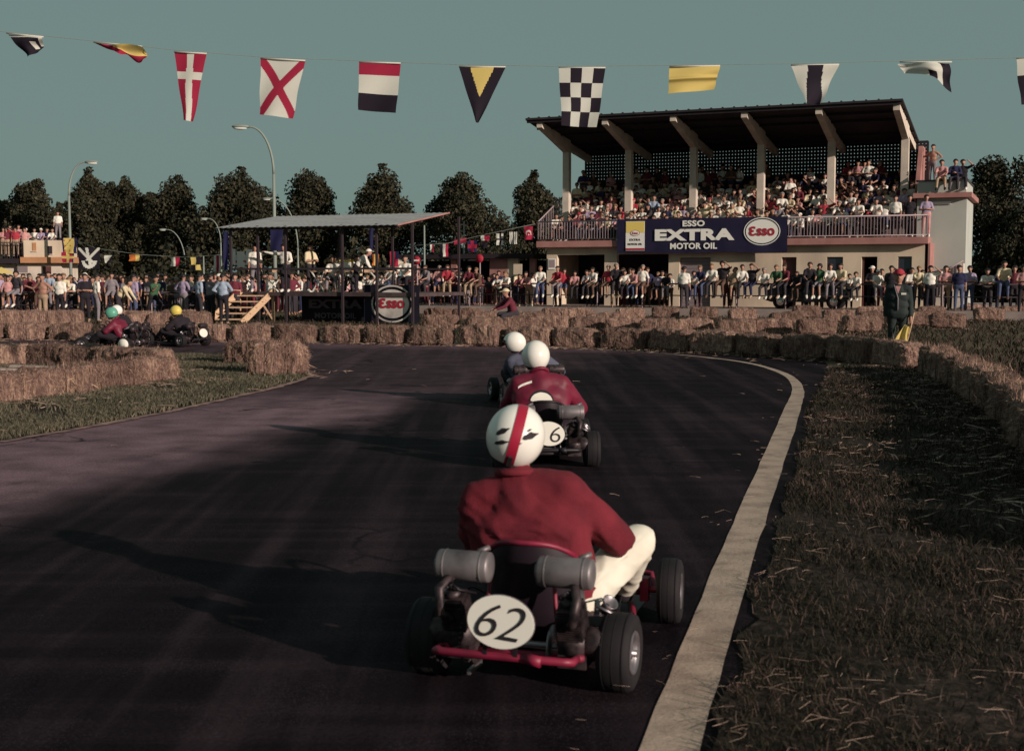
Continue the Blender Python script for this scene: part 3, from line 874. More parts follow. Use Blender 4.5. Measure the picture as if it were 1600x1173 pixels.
oval(e, (x0 + x1) / 2, z0 + (z1 - z0) * .60, .22, .13, yb + .008, .004, 2, inner=(.20, .112))
put('oil_can_print', e, [m_white, m_yel, m_redp], bn)
words(bn, 'Esso', (x0 + x1) / 2, z0 + (z1 - z0) * .60, yb - .002, .26, .11, m_redp, .02)
words(bn, 'EXTRA', (x0 + x1) / 2, z0 + (z1 - z0) * .37, yb + .008, .50, .09, m_iron, .02)
words(bn, 'MOTOR OIL', (x0 + x1) / 2, z0 + (z1 - z0) * .22, yb + .008, .66, .09, m_iron, .02)

# notices and signs by the stand
b = MB(); b.box((0, 0, 0), (.36, .02, .5), mi=0); b.box((0, -.014, .02), (.28, .01, .36), mi=1)
tag(put('notice_poster', b, [m_white, m_rail], None, S(.62, FV - .03, 2.2), (0, 0, ROT)), 'pale printed poster pasted on the left pillar under the stand', 'poster')
sg = root('notice_board', S(.35, -3.0, GZ), ROT, 'blank cream square board on a post at the left end of the stand', 'sign')
b = MB(); b.box((0, -.05, 1.62), (.40, .03, .46)); put('board', b, m_cream, sg)
b = MB(); b.tube([(0, 0, -.3), (0, 0, 1.7)], .035, 8); put('post', b, m_iron, sg)

# ------------------------------------------------------------------ spectators' rail fence
fr = root('rail_fence', S(0, -3.0, GZ), ROT, 'dark tubular rail fence that spectators sit on before the stand', 'fence')
RLZ = 1.0
for z, rr in ((RLZ, .034), (.52, .022)):
    k = MB(); k.tube([(-12, 0, z), (32, 0, z)], rr, 8); put('rail', k, m_iron, fr)
k = MB(); k.tube([(0, 0, -.2), (0, 0, RLZ)], .028, 8); pme = k.mesh('post', m_rail)
for i in range(23): put('post', pme, None, fr, (-12 + i * 2.0, 0, 0))

# ------------------------------------------------------------------ shelter left of the stand
sh = root('shelter', S(-7.2, 1.2, GZ), ROT, 'long low dark flat roofed shelter between stage and grandstand', 'shelter')
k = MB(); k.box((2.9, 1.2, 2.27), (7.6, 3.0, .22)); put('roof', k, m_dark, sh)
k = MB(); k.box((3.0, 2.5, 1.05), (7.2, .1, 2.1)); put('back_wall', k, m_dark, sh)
for u, w, mt in ((.3, .35, m_pink), (2.4, .3, m_pink), (4.75, .9, m_pink), (5.5, .55, m_cream), (6.5, .3, m_pink)):
    k = MB(); k.box((u, .15, 1.08), (w, .22, 2.16)); put('pillar', k, mt, sh)
# parasol
pz = root('parasol', S(-6.6, -1.0, GZ), 0, 'small cream parasol open among the spectators left of the stand', 'parasol')
k = MB()
n = 8; vs = [(0, 0, 2.1)] + [(.62 * math.cos(2 * math.pi * i / n), .62 * math.sin(2 * math.pi * i / n), 1.78) for i in range(n)] + [(.60 * math.cos(2 * math.pi * i / n), .60 * math.sin(2 * math.pi * i / n), 1.70) for i in range(n)]
k.add(vs, [(0, 1 + i, 1 + (i + 1) % n) for i in range(n)] + [(1 + i, 9 + i, 9 + (i + 1) % n, 1 + (i + 1) % n) for i in range(n)])
put('canopy', k, m_cream, pz)
k = MB(); k.tube([(0, 0, 0), (0, 0, 2.14)], .018, 6); put('pole', k, m_rail, pz)
# round road signs
for i, (px, py, bar) in enumerate(((652, 407, True), (750, 404, False))):
    d = 57.; p = at(px, py, d)
    sgn = root('road_sign', (p.x, p.y, GZ * .5), ROT, 'round red no entry sign with white bar beside the stage' if bar else 'plain round red road sign above the seated spectators', 'sign', 'round red road signs')
    k = MB(); k.lathe([(0, 0), (.19, 0), (.19, .02), (0, .02)], (0, -.06, p.z - GZ * .5), (0, -1, 0), 20, mi=0)
    if bar: k.box((0, -.09, p.z - GZ * .5), (.26, .01, .07), mi=1)
    put('disc', k, [m_redp, m_white], sgn)
    k = MB(); k.tube([(0, 0, 0), (0, 0, p.z)], .03, 6); put('post', k, m_rail, sgn)

# ------------------------------------------------------------------ parked car behind the rail
m_carp = M('black_car_paint', (.012, .009, .014), .25, spec=.5, coat=.6)
m_tyre = M('black_rubber', (.014, .011, .013), .85)
m_chrome = M('chrome', (.75, .70, .66), .2, 1.)
cp = at(1262, 470, 51.5)
car = root('parked_car', (cp.x + .2, cp.y + .6, GZ), ROT, 'small black rounded saloon parked behind the rail fence', 'car')
prof = [(-1.65, .35), (-1.68, .62), (-1.5, .80), (-1.05, .92), (-.75, 1.30), (-.3, 1.40), (.35, 1.38), (.85, 1.02), (1.35, .86), (1.62, .70), (1.66, .38), (1.4, .28), (-1.4, .28)]
k = MB(); n = len(prof)
rings = [(-.66, .90), (-.70, 1.0), (.70, 1.0), (.66, .90)]
vs = []
for y, s in rings:
    for x, z in prof:
        yy = y * (.84 if z > 1.0 else 1.0)
        vs.append((x * (.97 if s < 1 else 1), yy, z))
fs = [(r_ * n + i, r_ * n + (i + 1) % n, (r_ + 1) * n + (i + 1) % n, (r_ + 1) * n + i) for r_ in range(3) for i in range(n)] + [tuple(range(n - 1, -1, -1)), tuple(3 * n + i for i in range(n))]
k.add(vs, fs, 0, False); put('body', k, m_carp, car)
for sy in (-1, 1):
    for a, b_ in ((-.68, -.12), (.0, .62)):
        k = MB(); k.add([(a, sy * .60, 1.02), (b_, sy * .60, 1.02), (b_ - (.16 if a >= 0 else 0), sy * .575, 1.30), (a + (.12 if a < 0 else 0), sy * .575, 1.30)], [(0, 1, 2, 3) if sy < 0 else (3, 2, 1, 0)]); put('side_window', k, m_glass, car)
    for x in (-1.05, 1.08):
        k = MB(); k.lathe([(.16, -.08), (.29, -.08), (.30, 0), (.29, .08), (.16, .08)], (x, sy * .62, .30), (0, sy, 0), 20); wv = put('wheel', k, m_tyre, car)
        k = MB(); k.lathe([(0, .11), (.09, .10), (.13, .06), (.17, .06)], (x, sy * .62, .30), (0, sy, 0), 18); put('hubcap', k, m_chrome, wv)
for sy in (-.45, .45):
    k = MB(); k.ell((-1.62, sy, .68), (.06, .10, .10), 10, 6); put('headlight', k, m_chrome, car)
for x in (-1.72, 1.70):
    k = MB(); k.box((x, 0, .42), (.05, 1.3, .09)); put('bumper', k, m_chrome, car)
# ------------------------------------------------------------------ officials' stage
m_zinc = M('zinc_sheet', (.24, .235, .245), .6, c2=(.32, .31, .31), scale=1.2, stretch=(1, 4, 1))
m_wood = M('raw_timber', (.56, .36, .23), .8, c2=(.40, .25, .17), scale=5, stretch=(6, 1, 6))
m_dwood = M('dark_timber', (.045, .030, .034), .85, c2=(.075, .05, .05), scale=4)
T0 = Vector((-10.6, 46.0, 0))
def T(u, v, z=0.): return T0 + UX * u + VX * v + Vector((0, 0, z))
st = root('officials_stage', T0, ROT, 'raised timber stage with grey corrugated roof in the track infield', 'stage')
A_ = lambda n, mb, mt, par=st: put(n, mb, mt, par)
DZ = 1.06
k = MB()
for i in range(16): pass
b = MB(); b.box((4.05, 2.42, DZ - .06), (7.6, 3.7, .12)); A_('deck', b, m_dwood)
b = MB(); n = 62; vs = []
for i in range(n + 1):
    u = -.12 + 7.45 * i / n; h = .018 * (1 if i % 2 else 0)
    vs += [(u, 0, 3.34 + h), (u, 4.0, 3.93 + h)]
b.add(vs, [(2 * i, 2 * i + 2, 2 * i + 3, 2 * i + 1) for i in range(n)] + [])
b.add([(p[0], p[1], p[2] - .02) for p in vs], [(2 * i, 2 * i + 1, 2 * i + 3, 2 * i + 2) for i in range(n)])
A_('roof_sheet', b, m_zinc)
for v, z in ((.35, 3.32), (2.0, 3.56), (3.7, 3.81)):
    b = MB(); b.box((3.6, v, z), (7.3, .08, .10)); A_('roof_beam', b, m_dwood)
b = MB(); b.bar((7.35, 0, 3.34), (7.35, 4.0, 3.93), .03, .05); A_('bargeboard', b, m_pink)
for u, v in ((.4, .35), (1.55, .35), (2.7, .35), (5.0, .35), (6.35, .35), (7.72, .35), (.4, 4.0), (2.7, 4.0), (5.0, 4.0), (7.72, 4.0)):
    b = MB(); b.box((u, v, 3.36 * .5 + .0 + (.22 if v > 2 else .03)), (.075, .075, 3.36 + (.40 if v > 2 else .05))); A_('post', b, m_iron)
for v in (.36, 4.05):
    b = MB(); b.box((4.05, v, DZ + .83), (7.5, .05, .07)); A_('handrail', b, m_iron)
b = MB(); b.box((4.05, .42, DZ - .05), (7.5, .05, .14)); A_('fascia', b, m_dwood)
# steps
sx0 = 1.0
lad = root('timber_steps', T(1.12, .40), ROT + math.radians(16), 'raw timber steps with handrails leading up to the stage', 'steps')
for sx in (-.62, .62):
    b = MB(); b.bar((sx - .55, -1.05, .0), (sx + .30, .0, DZ + .06), .06, .22); put('stringer', b, m_wood, lad)
    b = MB(); b.box((sx + .27, -.02, DZ / 2), (.08, .08, DZ)); put('post', b, m_wood, lad)
for i in range(5):
    t = (i + .6) / 5.2
    b = MB(); b.box((-.55 + .85 * t, -1.05 + 1.05 * t, DZ * t), (1.24, .24, .045)); put('tread', b, m_wood, lad)
b = MB(); b.bar((.90, -.05, .05), (.55, -.05, DZ * .55), .05, .05); put('brace', b, m_wood, lad)
# navy banner under the deck
def canvas(par, w, h, n1, mat, ph=0.):
    b = MB(); vs = []
    for j in range(5):
        for i in range(n1 + 1): vs.append((w * i / n1, .02 * math.sin(i * .8 + ph) + .012 * math.sin(i * 2.1 + j), h * j / 4 + .012 * math.sin(i * .6) * (j == 4)))
    b.add(vs, [(j * (n1 + 1) + i, j * (n1 + 1) + i + 1, (j + 1) * (n1 + 1) + i + 1, (j + 1) * (n1 + 1) + i) for j in range(4) for i in range(n1)], 0, True)
    return put('canvas', b, mat, par)
m_shade_navy = M('shade_darkened_navy', (.006, .005, .014), .8, c2=(.009, .007, .018), scale=3)  # navy canvas with the stage's shade put into its colour
m_soiled = M('soiled_white_print', (.60, .54, .50), .85, c2=(.34, .29, .28), scale=1.6, lo=.40, hi=.7)
bs = root('banner', T(5.75, .50, .03), ROT, 'nearly black square banner with soiled white oval emblem at right of stage front', 'banner')
canvas(bs, 2.15, 1.30, 16, m_shade_navy)
e = MB(); oval(e, 1.12, .66, .80, .64, -.03, .01, 0, inner=(.745, .585)); oval(e, 1.12, .66, .65, .49, -.03, .01, 0); put('oval_emblem', e, m_soiled, bs)
words(bs, 'Esso', 1.12, .68, -.055, .98, .34, m_redp, .03, epsilon=True)
b2 = root('banner', T(2.6, 1.5, .03), ROT, 'dim navy banner with white lettering greyed for the shade under the stage deck', 'banner')
canvas(b2, 3.1, .92, 20, m_shade_navy, 1.)
m_dim = M('shade_dimmed_print', (.12, .10, .12), .9)  # white print painted dark grey to stand for the deck's shade
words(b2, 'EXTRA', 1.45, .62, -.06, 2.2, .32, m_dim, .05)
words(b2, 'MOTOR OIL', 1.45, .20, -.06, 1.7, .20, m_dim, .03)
# folding tables and chairs on the stage
def folding(u, v, w, label, chair=False):
    r_ = root('folding_chair' if chair else 'folding_table', T(u, v, DZ), ROT + (.3 if chair else 0), label, 'chair' if chair else 'table', 'folding furniture on the stage')
    h = .45 if chair else .74
    k = MB(); k.box((0, 0, h), (w, .45, .035)); put('seat' if chair else 'table_top', k, m_wood, r_)
    for sy in (-.2, .2):
        for s in (-1, 1):
            k = MB(); k.bar((-s * w * .42, sy, 0), (s * w * .42, sy, h - .02), .035, .035); put('leg', k, m_white, r_)
    if chair:
        k = MB(); k.box((0, .22, .78), (w, .03, .16)); put('backrest', k, m_wood, r_)
folding(3.75, 1.0, .62, 'white legged folding table behind the stage handrail, middle one')
folding(4.5, 1.5, .62, 'white legged folding table standing deeper on the stage')
folding(6.15, 1.1, .85, 'wider folding table at the right of the stage')
folding(1.7, 1.0, .42, 'folding chair at the head of the timber steps', True)
folding(5.45, 1.4, .42, 'folding chair between the two officials', True)
b = MB(); b.box((0, 0, .15), (.5, .3, .3), mi=0); b.box((0, 0, .35), (.46, .26, .1), mi=1); b.box((0, 0, .43), (.5, .3, .06), mi=2)
tag(put('equipment_case', b, [m_white, m_yel, m_iron], None, T(4.5, 1.5, DZ + .76), (0, 0, ROT)), 'white and yellow equipment case on the stage table', 'case')
b = MB()
for x, w in ((-.55, .22), (-.22, .30), (.12, .26), (.48, .34)): b.box((x, .02 * (x > 0), 2.35 + .05 * math.sin(x * 9)), (w, .03, .62), mi=0)
for x in (-.6, .6): b.tube([(x, .05, 0), (x, .05, 2.7)], .03, 6, 1)
b.box((0, .05, 2.05), (1.3, .04, .05), mi=1)
hp = at(386, 470, 51)
tag(put('notice_hoarding', b, [m_white, m_iron], None, (hp.x, hp.y, 0), (0, 0, .45)), 'row of white sheets pinned to a rack behind the stage', 'notice rack')

# ------------------------------------------------------------------ clubhouse at the left
m_ochre = M('ochre_slab', (.42, .20, .10), .9, c2=(.36, .17, .09), scale=2)
D_ = 78.
lb = root('club_building', (at(0, 433, D_).x, D_, 0), 0, 'small two storey cream building with ochre balcony slab and roof spectators', 'building')
bx = lambda px: (px - 0) * D_ / F
bz = lambda py: 1.6 + (433 - py) * D_ / F
C_ = lambda n, mb, mt: put(n, mb, mt, lb)
b = MB(); x0, x1 = bx(38), bx(95); b.box(((x0 + x1) / 2, 1.5, (bz(376) + bz(402)) / 2), (x1 - x0, 3, bz(376) - bz(402))); C_('upper_wall', b, m_cream)
b = MB(); b.box(((x0 + x1) / 2 + .3, 1.5, (bz(402) + bz(411)) / 2), (x1 - x0 + .9, 3.4, bz(402) - bz(411))); C_('balcony_slab', b, m_ochre)
b = MB(); b.box(((bx(24) + bx(93)) / 2, 1.8, bz(411) / 2), (bx(93) - bx(24), 3, bz(411))); C_('lower_wall', b, m_conc)
b = MB(); b.box((bx(-60) / 2, 1.5, (bz(404) + bz(412)) / 2), (-bx(-60) + bx(38) * 2 - .02, 3.2, .3)); C_('terrace', b, m_dark)
b = MB(); b.box((bx(-60) / 2, 2.0, bz(413) / 2), (-bx(-60) + 1.5, 2.8, bz(413))); C_('terrace_wall', b, m_conc)
for px, py, w, h, mt in ((55, 386, .22, .5, m_ochre), (79, 391, .28, .48, m_iron), (71, 424, .5, .6, m_brown), (33, 421, .6, .4, m_shut)):
    b = MB(); b.box((bx(px), -.01 if py < 400 else .29, bz(py)), (w, .06, h)); wv = C_('window', b, mt)
    b = MB(); b.box((bx(px), -.045 if py < 400 else .255, bz(py) - h / 2 - .03), (w + .12, .08, .05)); put('sill', b, m_conc, wv)
b = MB(); b.tube([(bx(-60), -.05, bz(380)), (bx(38), -.05, bz(380))], .03, 6); hr = C_('railing', b, m_iron)
for i in range(26):
    k = MB(); k.box((bx(-60) + i * .15, -.05, bz(391)), (.025, .025, 1.0)); put('baluster', k, m_iron, hr)
m_yumb = M('yellow_cloth', (.62, .45, .16), .8)
pz = root('parasol', (at(2, 433, 70).x, 70, 0), 0, 'yellow parasol at the left edge before the club building', 'parasol')
k = MB(); zz = 1.6 + 10 * 70 / F; vs = [(0, 0, zz + .2)] + [(.8 * math.cos(2 * math.pi * i / 8), .8 * math.sin(2 * math.pi * i / 8), zz - .15) for i in range(8)]
k.add(vs, [(0, 1 + i, 1 + (i + 1) % 8) for i in range(8)] + [tuple(range(8, 0, -1))]); put('canopy', k, m_yumb, pz)
k = MB(); k.tube([(0, 0, 0), (0, 0, zz)], .02, 6); put('pole', k, m_rail, pz)
# left rail fence
lf = root('rail_fence', (-27, 51, 0), -.06, 'dark rail fence in front of the left crowd and club building', 'fence')
k = MB(); k.tube([(0, 0, 1.0), (17.5, 0, 1.0)], .035, 8); put('rail', k, m_iron, lf)
k = MB(); k.tube([(0, 0, .5), (17.5, 0, .5)], .025, 8); put('rail', k, m_iron, lf)
for i in range(9):
    k = MB(); k.tube([(.3 + i * 2.1, 0, 0), (.3 + i * 2.1, 0, 1.0)], .03, 6); put('post', k, m_rail, lf)

# ------------------------------------------------------------------ street lamps
m_pole = M('weathered_grey_paint', (.20, .22, .20), .6)
m_lampg = M('lamp_lens', (.75, .74, .70), .3)
def lamp(px, top, tip_px, tip_py, d, label):
    x = at(px, 433, d).x; zt = at(px, top, d).z; tx = at(tip_px, 433, d).x - x; tz = at(px, tip_py, d).z
    r_ = root('street_lamp', (x, d, 0), 0, label, 'street lamp', 'arched street lamps along the road behind')
    zb = zt - abs(tx) * 1.9
    k = MB(); k.tube([(0, 0, 0), (0, 0, zb * .5), (0, 0, zb)], [.10, .085, .065], 10); put('pole', k, m_pole, r_)
    pts = []
    for i in range(11):
        a = i / 10 * math.pi / 2
        pts.append((tx * (1 - math.cos(a)), 0, zb + (zt - zb) * math.sin(a) - (zt - tz) * (i / 10) ** 3))
    k = MB(); k.tube(pts, [.062 - .02 * i / 10 for i in range(11)], 8); put('arm', k, m_pole, r_)
    s = math.copysign(1, tx)
    hd = MB(); hd.ell((tx + s * .28, 0, tz + .03), (.42, .16, .10), 12, 8); h = put('lamp_head', hd, m_pole, r_)
    g = MB(); g.ell((tx + s * .30, 0, tz - .04), (.32, .13, .08), 12, 8); put('lens', g, m_lampg, h)
lamp(111, 250, 140, 254, 76, 'tall arched street lamp beside the club building, lantern to the right')
lamp(430, 193, 389, 199, 60, 'tallest arched street lamp rising behind the stage roof, lantern to the left')
lamp(466, 307, 424, 311, 112, 'smaller street lamp showing just above the stage roof')
lamp(290, 356, 260, 359, 135, 'short distant street lamp in front of dark trees left of stage')
lamp(346, 339, 325, 342, 130, 'distant street lamp with lantern by the left tip of the stage roof')
# flag poles by the stage
for i, (px, top, d) in enumerate(((725, 346, 66), (663, 352, 60), (318, 400, 70))):
    p = at(px, top, d); k = MB(); k.tube([(0, 0, 0), (0, 0, p.z)], [.05, .035], 8)
    tag(put('flag_pole', k, m_pole, None, (p.x, d, 0)), ('pale flag pole in front of the round tree', 'dark thin pole right of the stage roof', 'short pole by the left crowd')[i], 'pole')

# ------------------------------------------------------------------ signal flags on the line across the track
m_fw = M('flag_white', (.66, .63, .57), .85); m_fr = M('flag_red', (.36, .018, .055), .85); m_fk = M('flag_black', (.016, .010, .020), .85)
m_fy = M('flag_yellow', (.70, .52, .17), .85); m_fb = M('flag_blue', (.016, .015, .065), .85); m_fo = M('flag_orange', (.55, .16, .04), .85); m_fg = M('flag_green', (.03, .12, .05), .85)
FM = [m_fw, m_fr, m_fk, m_fy, m_fb, m_fo, m_fg]
Wt, Rd, Bk, Yl, Bl, Or, Gr = range(7)
for mm in FM:                                                            # thin cloth lets some light through
    t = mm.node_tree; bs_ = t.nodes['Principled BSDF']; tr = t.nodes.new('ShaderNodeBsdfTranslucent'); tr.inputs[0].default_value = bs_.inputs['Base Color'].default_value
    mxs = t.nodes.new('ShaderNodeMixShader'); mxs.inputs[0].default_value = .35
    t.links.new(bs_.outputs[0], mxs.inputs[1]); t.links.new(tr.outputs[0], mxs.inputs[2]); t.links.new(mxs.outputs[0], t.nodes['Material Output'].inputs[0])
def flag(label, corners, pat, d, n=28, amp=.03, group='signal flags strung over the track', name='signal_flag', cat='flag', header=True, ph=0., fold=None):
    tl, tr, br, bl = [at(px, py, d) for px, py in corners]
    o = (tl + tr) / 2
    k = MB(); vs = []
    for j in range(n + 1):
        v = j / n
        for i in range(n + 1):
            u = i / n
            p = (tl.lerp(tr, u)).lerp(bl.lerp(br, u), v) - o
            w = (u - .5)
            p.y += amp * math.sin(u * 5 + v * 3 + ph) * (.25 + v) + amp * .6 * math.sin(v * 7 + ph * 2 + u * 2)
            p.x += amp * .25 * math.sin(v * 9 + ph) * v
            if fold: p = fold(p, u, v)
            vs.append(p)
    for j in range(n):
        for i in range(n):
            k.add([], [], 0)
            a = j * (n + 1) + i
            k.f.append((a, a + n + 1, a + n + 2, a + 1)); k.m.append(pat((i + .5) / n, (j + .5) / n)); k.s.append(True)
    k.v = [tuple(v) for v in vs]
    fo = tag(put(name, k, FM, None, o), label, cat, group)
    if header:
        h = MB(); h.tube([tl - o + Vector((0, 0, .006)), tr - o + Vector((0, 0, .006))], .009, 6); put('header', h, m_fw, fo)
    return fo
FD = 15.0
flag('black flag with white marks curling up at the far left of the line', [(10, 53), (68, 59), (62, 78), (46, 92)], lambda u, v: Wt if (v < .10 or (.62 < u < .80 and .35 < v < .75) or (u > .9 and v < .6)) else Bk, FD, amp=.06, ph=1.)
def fold2(p, u, v):
    return Vector((p.x + .02 * math.sin(u * 9), p.y + .10 * math.sin(u * 6 + v * 4), p.z - .02 * math.sin(u * 12) * v))
flag('red and yellow flag blown nearly flat, second on the line', [(146, 67), (222, 74), (226, 97), (188, 84)], lambda u, v: Yl if (v < .62 and u > .33) else Rd, FD, amp=.05, ph=2., fold=fold2)
flag('tapering red pennant with white cross', [(272, 82), (323, 85), (301, 190), (287, 188)], lambda u, v: Wt if (abs(u - .5) < .10 + .12 * v or .29 < v < .40) else Rd, FD, n=36, amp=.02, ph=.5)
flag('white flag with red diagonal cross', [(407, 92), (477, 96), (456, 185), (405, 179)], lambda u, v: Rd if (abs(u - v) < .13 or abs(u + v - 1) < .13) else Wt, FD, n=44, amp=.03, ph=0.)
flag('flag in red, white and black horizontal bands', [(561, 98), (626, 100), (619, 177), (560, 172)], lambda u, v: Rd if v < .26 else (Wt if v < .63 else Bk), FD, amp=.02, ph=3.)
flag('pointed black pennant with yellow triangle inside', [(717, 105), (790, 106), (748, 192), (744, 192)], lambda u, v: Yl if (v < .52 and abs(u - .5) < .26 * (1 - v * 1.85) / max(.05, (1 - v))) else Bk, FD, n=40, amp=.015, ph=1.2)
flag('black and white chequered flag hanging before the roof corner', [(873, 107), (946, 107), (933, 199), (878, 197)], lambda u, v: Wt if (int(min(u, .999) * 4) + int(min(v, .999) * 4)) % 2 == 0 else Bk, FD, n=36, amp=.025, ph=2.2)
flag('yellow flag folded up over the line', [(1046, 105), (1125, 104), (1116, 140), (1044, 147)], lambda u, v: Yl, FD, amp=.03, ph=.9, fold=lambda p, u, v: Vector((p.x, p.y - .05 * math.exp(-((v - .48) / .07) ** 2), p.z)))
flag('white flag with black centre stripe tapering above the stand roof', [(1236, 103), (1311, 102), (1282, 164), (1260, 163)], lambda u, v: Bk if abs(u - .5) < .17 + .33 * v * v else Wt, FD, n=36, amp=.035, ph=1.7)
def fold9(p, u, v):
    return Vector((p.x + .05 * v * u, p.y + .08 * math.sin(u * 7 + 1), p.z - .18 * u * u * v))
flag('white and black flag twisted by the wind right of the stand roof', [(1406, 98), (1487, 98), (1486, 118), (1416, 113)], lambda u, v: Bk if (u > .78 or (.42 < u < .60 and v > .62)) else Wt, FD, amp=.04, ph=.3, fold=fold9)
flag('white over black flag cut by the right edge of the view', [(1588, 93), (1650, 90), (1640, 160), (1594, 165)], lambda u, v: Wt if v < .36 else Bk, FD, amp=.03, ph=2.)
rp = [at(px, py, FD) + Vector((0, 0, .012)) for px, py in ((-500, 5), (-200, 32), (10, 52), (146, 66), (272, 80), (407, 91), (561, 97), (717, 103), (873, 105.5), (1046, 104), (1236, 101.5), (1406, 97), (1588, 92), (1850, 78), (2150, 50))]
k = MB(); k.tube(rp, .0035, 6); tag(put('flag_line', k, m_pole), 'thin rope across the sky carrying the signal flags', 'rope')

# small flags far behind
def small(label, px, py, w, h, pat, d=58., n=10, group='small flags strung behind the crowd', slant=0.):
    flag(label, [(px - w / 2, py - h / 2), (px + w / 2, py - h / 2 + slant), (px + w / 2 * .92, py + h / 2 + slant), (px - w / 2 * .92, py + h / 2)], pat, d, n=n, amp=.06, group=group, name='small_flag', header=False, ph=px * .1)
small('yellow flag with ornate cross, on blue ground by the lamp post', 109, 384, 24, 24, lambda u, v: Bl if abs(u - .45) > .36 else (Or if abs((u * 6) % 2 - 1) < .3 and abs((v * 6) % 2 - 1) < .35 else Yl), 70, 20)
small('orange and red flag with yellow saltire below the ornate flag', 106, 402, 20, 16, lambda u, v: Yl if (abs(u - .5) < .12 or abs(v - .5) < .14) else (Bl if u > .85 else Rd), 70, 16)
def anchor(u, v):
    x, y = u - .5, v - .5
    if abs(x - y * .2) < .07 and v < .85: return Wt
    if abs(x - y) < .08 and y < .2: return Wt
    if abs(x + y) < .08 and y < .1: return Wt
    if abs(math.hypot(x, y - .10) - .28) < .075 and y > .10: return Wt
    return Bk
small('black flag with white crossed anchor', 139, 404, 34, 34, anchor, 66, 30)
small('small white triangular pennant left of the runner', 169, 405, 12, 12, lambda u, v: Wt if u < 1 - v * .8 else Bk, 66)
small('orange and yellow swallowtail flag before dark trees', 210, 403, 16, 10, lambda u, v: Yl if u > .6 else Or, 66)
small('white and red flag under the short lamp', 274, 409, 13, 14, lambda u, v: Wt if u < .5 else Rd, 66)
small('yellow and black quartered flag beside the lamp', 306, 412, 16, 20, lambda u, v: Yl if (u < .5) == (v < .55) else Bk, 66, 12)
small('white flag with dark red stripe left of the stage', 340, 412, 12, 25, lambda u, v: Rd if .36 < u < .66 else Wt, 50, 12)
small('white flag with red cross hung at the stage back', 376, 409, 18, 22, lambda u, v: Rd if (abs(u - .55) < .12 or abs(v - .5) < .1) else Wt, 51, 12)
small('yellow and orange striped flag right part of stage', 587, 406, 10, 18, lambda u, v: Yl if abs(u - .5) < .25 else Or, 52)
small('dark red flag hung behind the stage', 616, 405, 14, 24, lambda u, v: Rd if u < .6 or v > .5 else Bl, 52)
small('white and red pennant right of the stage roof', 675, 388, 6, 12, lambda u, v: Wt if u < .5 else Rd, 60)
small('black white and red banded flag right of stage', 694, 391, 13, 20, lambda u, v: Bk if u < .34 else (Wt if u < .67 else Rd), 60, 12)
small('long red flag stretched in front of the round tree', 719, 379, 20, 8, lambda u, v: Rd, 60, slant=-4)
small('blue and red flag beside the pale flag pole', 738, 385, 15, 18, lambda u, v: Rd if abs(v - .5) < .2 or abs(u - .5) < .14 else Bl, 60, 12)
small('white and red flag twisted near the dark gable', 758, 372, 14, 8, lambda u, v: Wt if u < .45 else Rd, 60)
small('black flag near the dark gable', 757, 383, 10, 9, lambda u, v: Bk, 60)
small('white flag with black cross left of the stand', 781, 374, 11, 18, lambda u, v: Bk if (abs(u - .55) < .14 or abs(v - .5) < .1) else Wt, 58, 14)
small('white flag with grey stripes left of the stand', 802, 372, 12, 19, lambda u, v: Bk if abs((u * 6) % 2 - 1) < .25 else Wt, 58, 14)
def moon(u, v):
    x, y = u - .5, (v - .52) * 1.5
    if math.hypot(x, y) < .34 and math.hypot(x, y - .10) > .25: return Wt
    if math.hypot(x, y - .16) < .07: return Wt
    return Rd
small('red flag with white crescent at the stand balcony corner', 826, 364, 13, 21, moon, 57, 24)
k = MB(); k.tube([at(642, 384, 60), at(700, 380, 60), at(760, 366, 60), at(836, 350, 58)], .012, 5); tag(put('flag_line', k, m_pole), 'rope of small flags between stage and grandstand', 'rope')
k = MB(); k.tube([at(112, 372, 70), at(150, 388, 66), at(220, 398, 66), at(290, 402, 66), at(345, 398, 62)], .012, 5); tag(put('flag_line', k, m_pole), 'rope of small flags between club building and stage', 'rope')
# tall narrow banners behind the stage
for i, (px, py, w, h, c, d) in enumerate(((432, 372, 20, 40, Bl, 58), (353, 392, 8, 60, Bl, 62), (580, 378, 6, 48, Bl, 62))):
    small(('broad blue banner on the lamp pole behind the stage', 'narrow blue banner at the left of the stage', 'slim blue banner seen through the stage')[i], px, py, w, h, lambda u, v, c=c: c, d, 8, 'blue banners behind the stage')

# ------------------------------------------------------------------ trees
def leaf_mat(name, a, b_, c):
    m = bpy.data.materials.new(name); m.use_nodes = True
    t = m.node_tree; b = t.nodes['Principled BSDF']; b.inputs['Roughness'].default_value = .7; b.inputs['Specular IOR Level'].default_value = .15
    g = t.nodes.new('ShaderNodeNewGeometry'); r = t.nodes.new('ShaderNodeValToRGB'); e = r.color_ramp.elements; e.new(.5)
    e[0].color, e[1].color, e[2].color = (*a, 1), (*b_, 1), (*c, 1); e[0].position, e[1].position, e[2].position = .1, .55, .95
    t.links.new(g.outputs['Random Per Island'], r.inputs[0]); t.links.new(r.outputs[0], b.inputs['Base Color'])
    return m
m_leafA = leaf_mat('dark_leaves', (.012, .013, .008), (.026, .024, .014), (.056, .047, .027))
m_leafB = leaf_mat('olive_leaves', (.013, .014, .009), (.029, .027, .016), (.062, .051, .030))
m_bark = M('bark', (.045, .034, .030), .9, c2=(.025, .018, .016), scale=6)
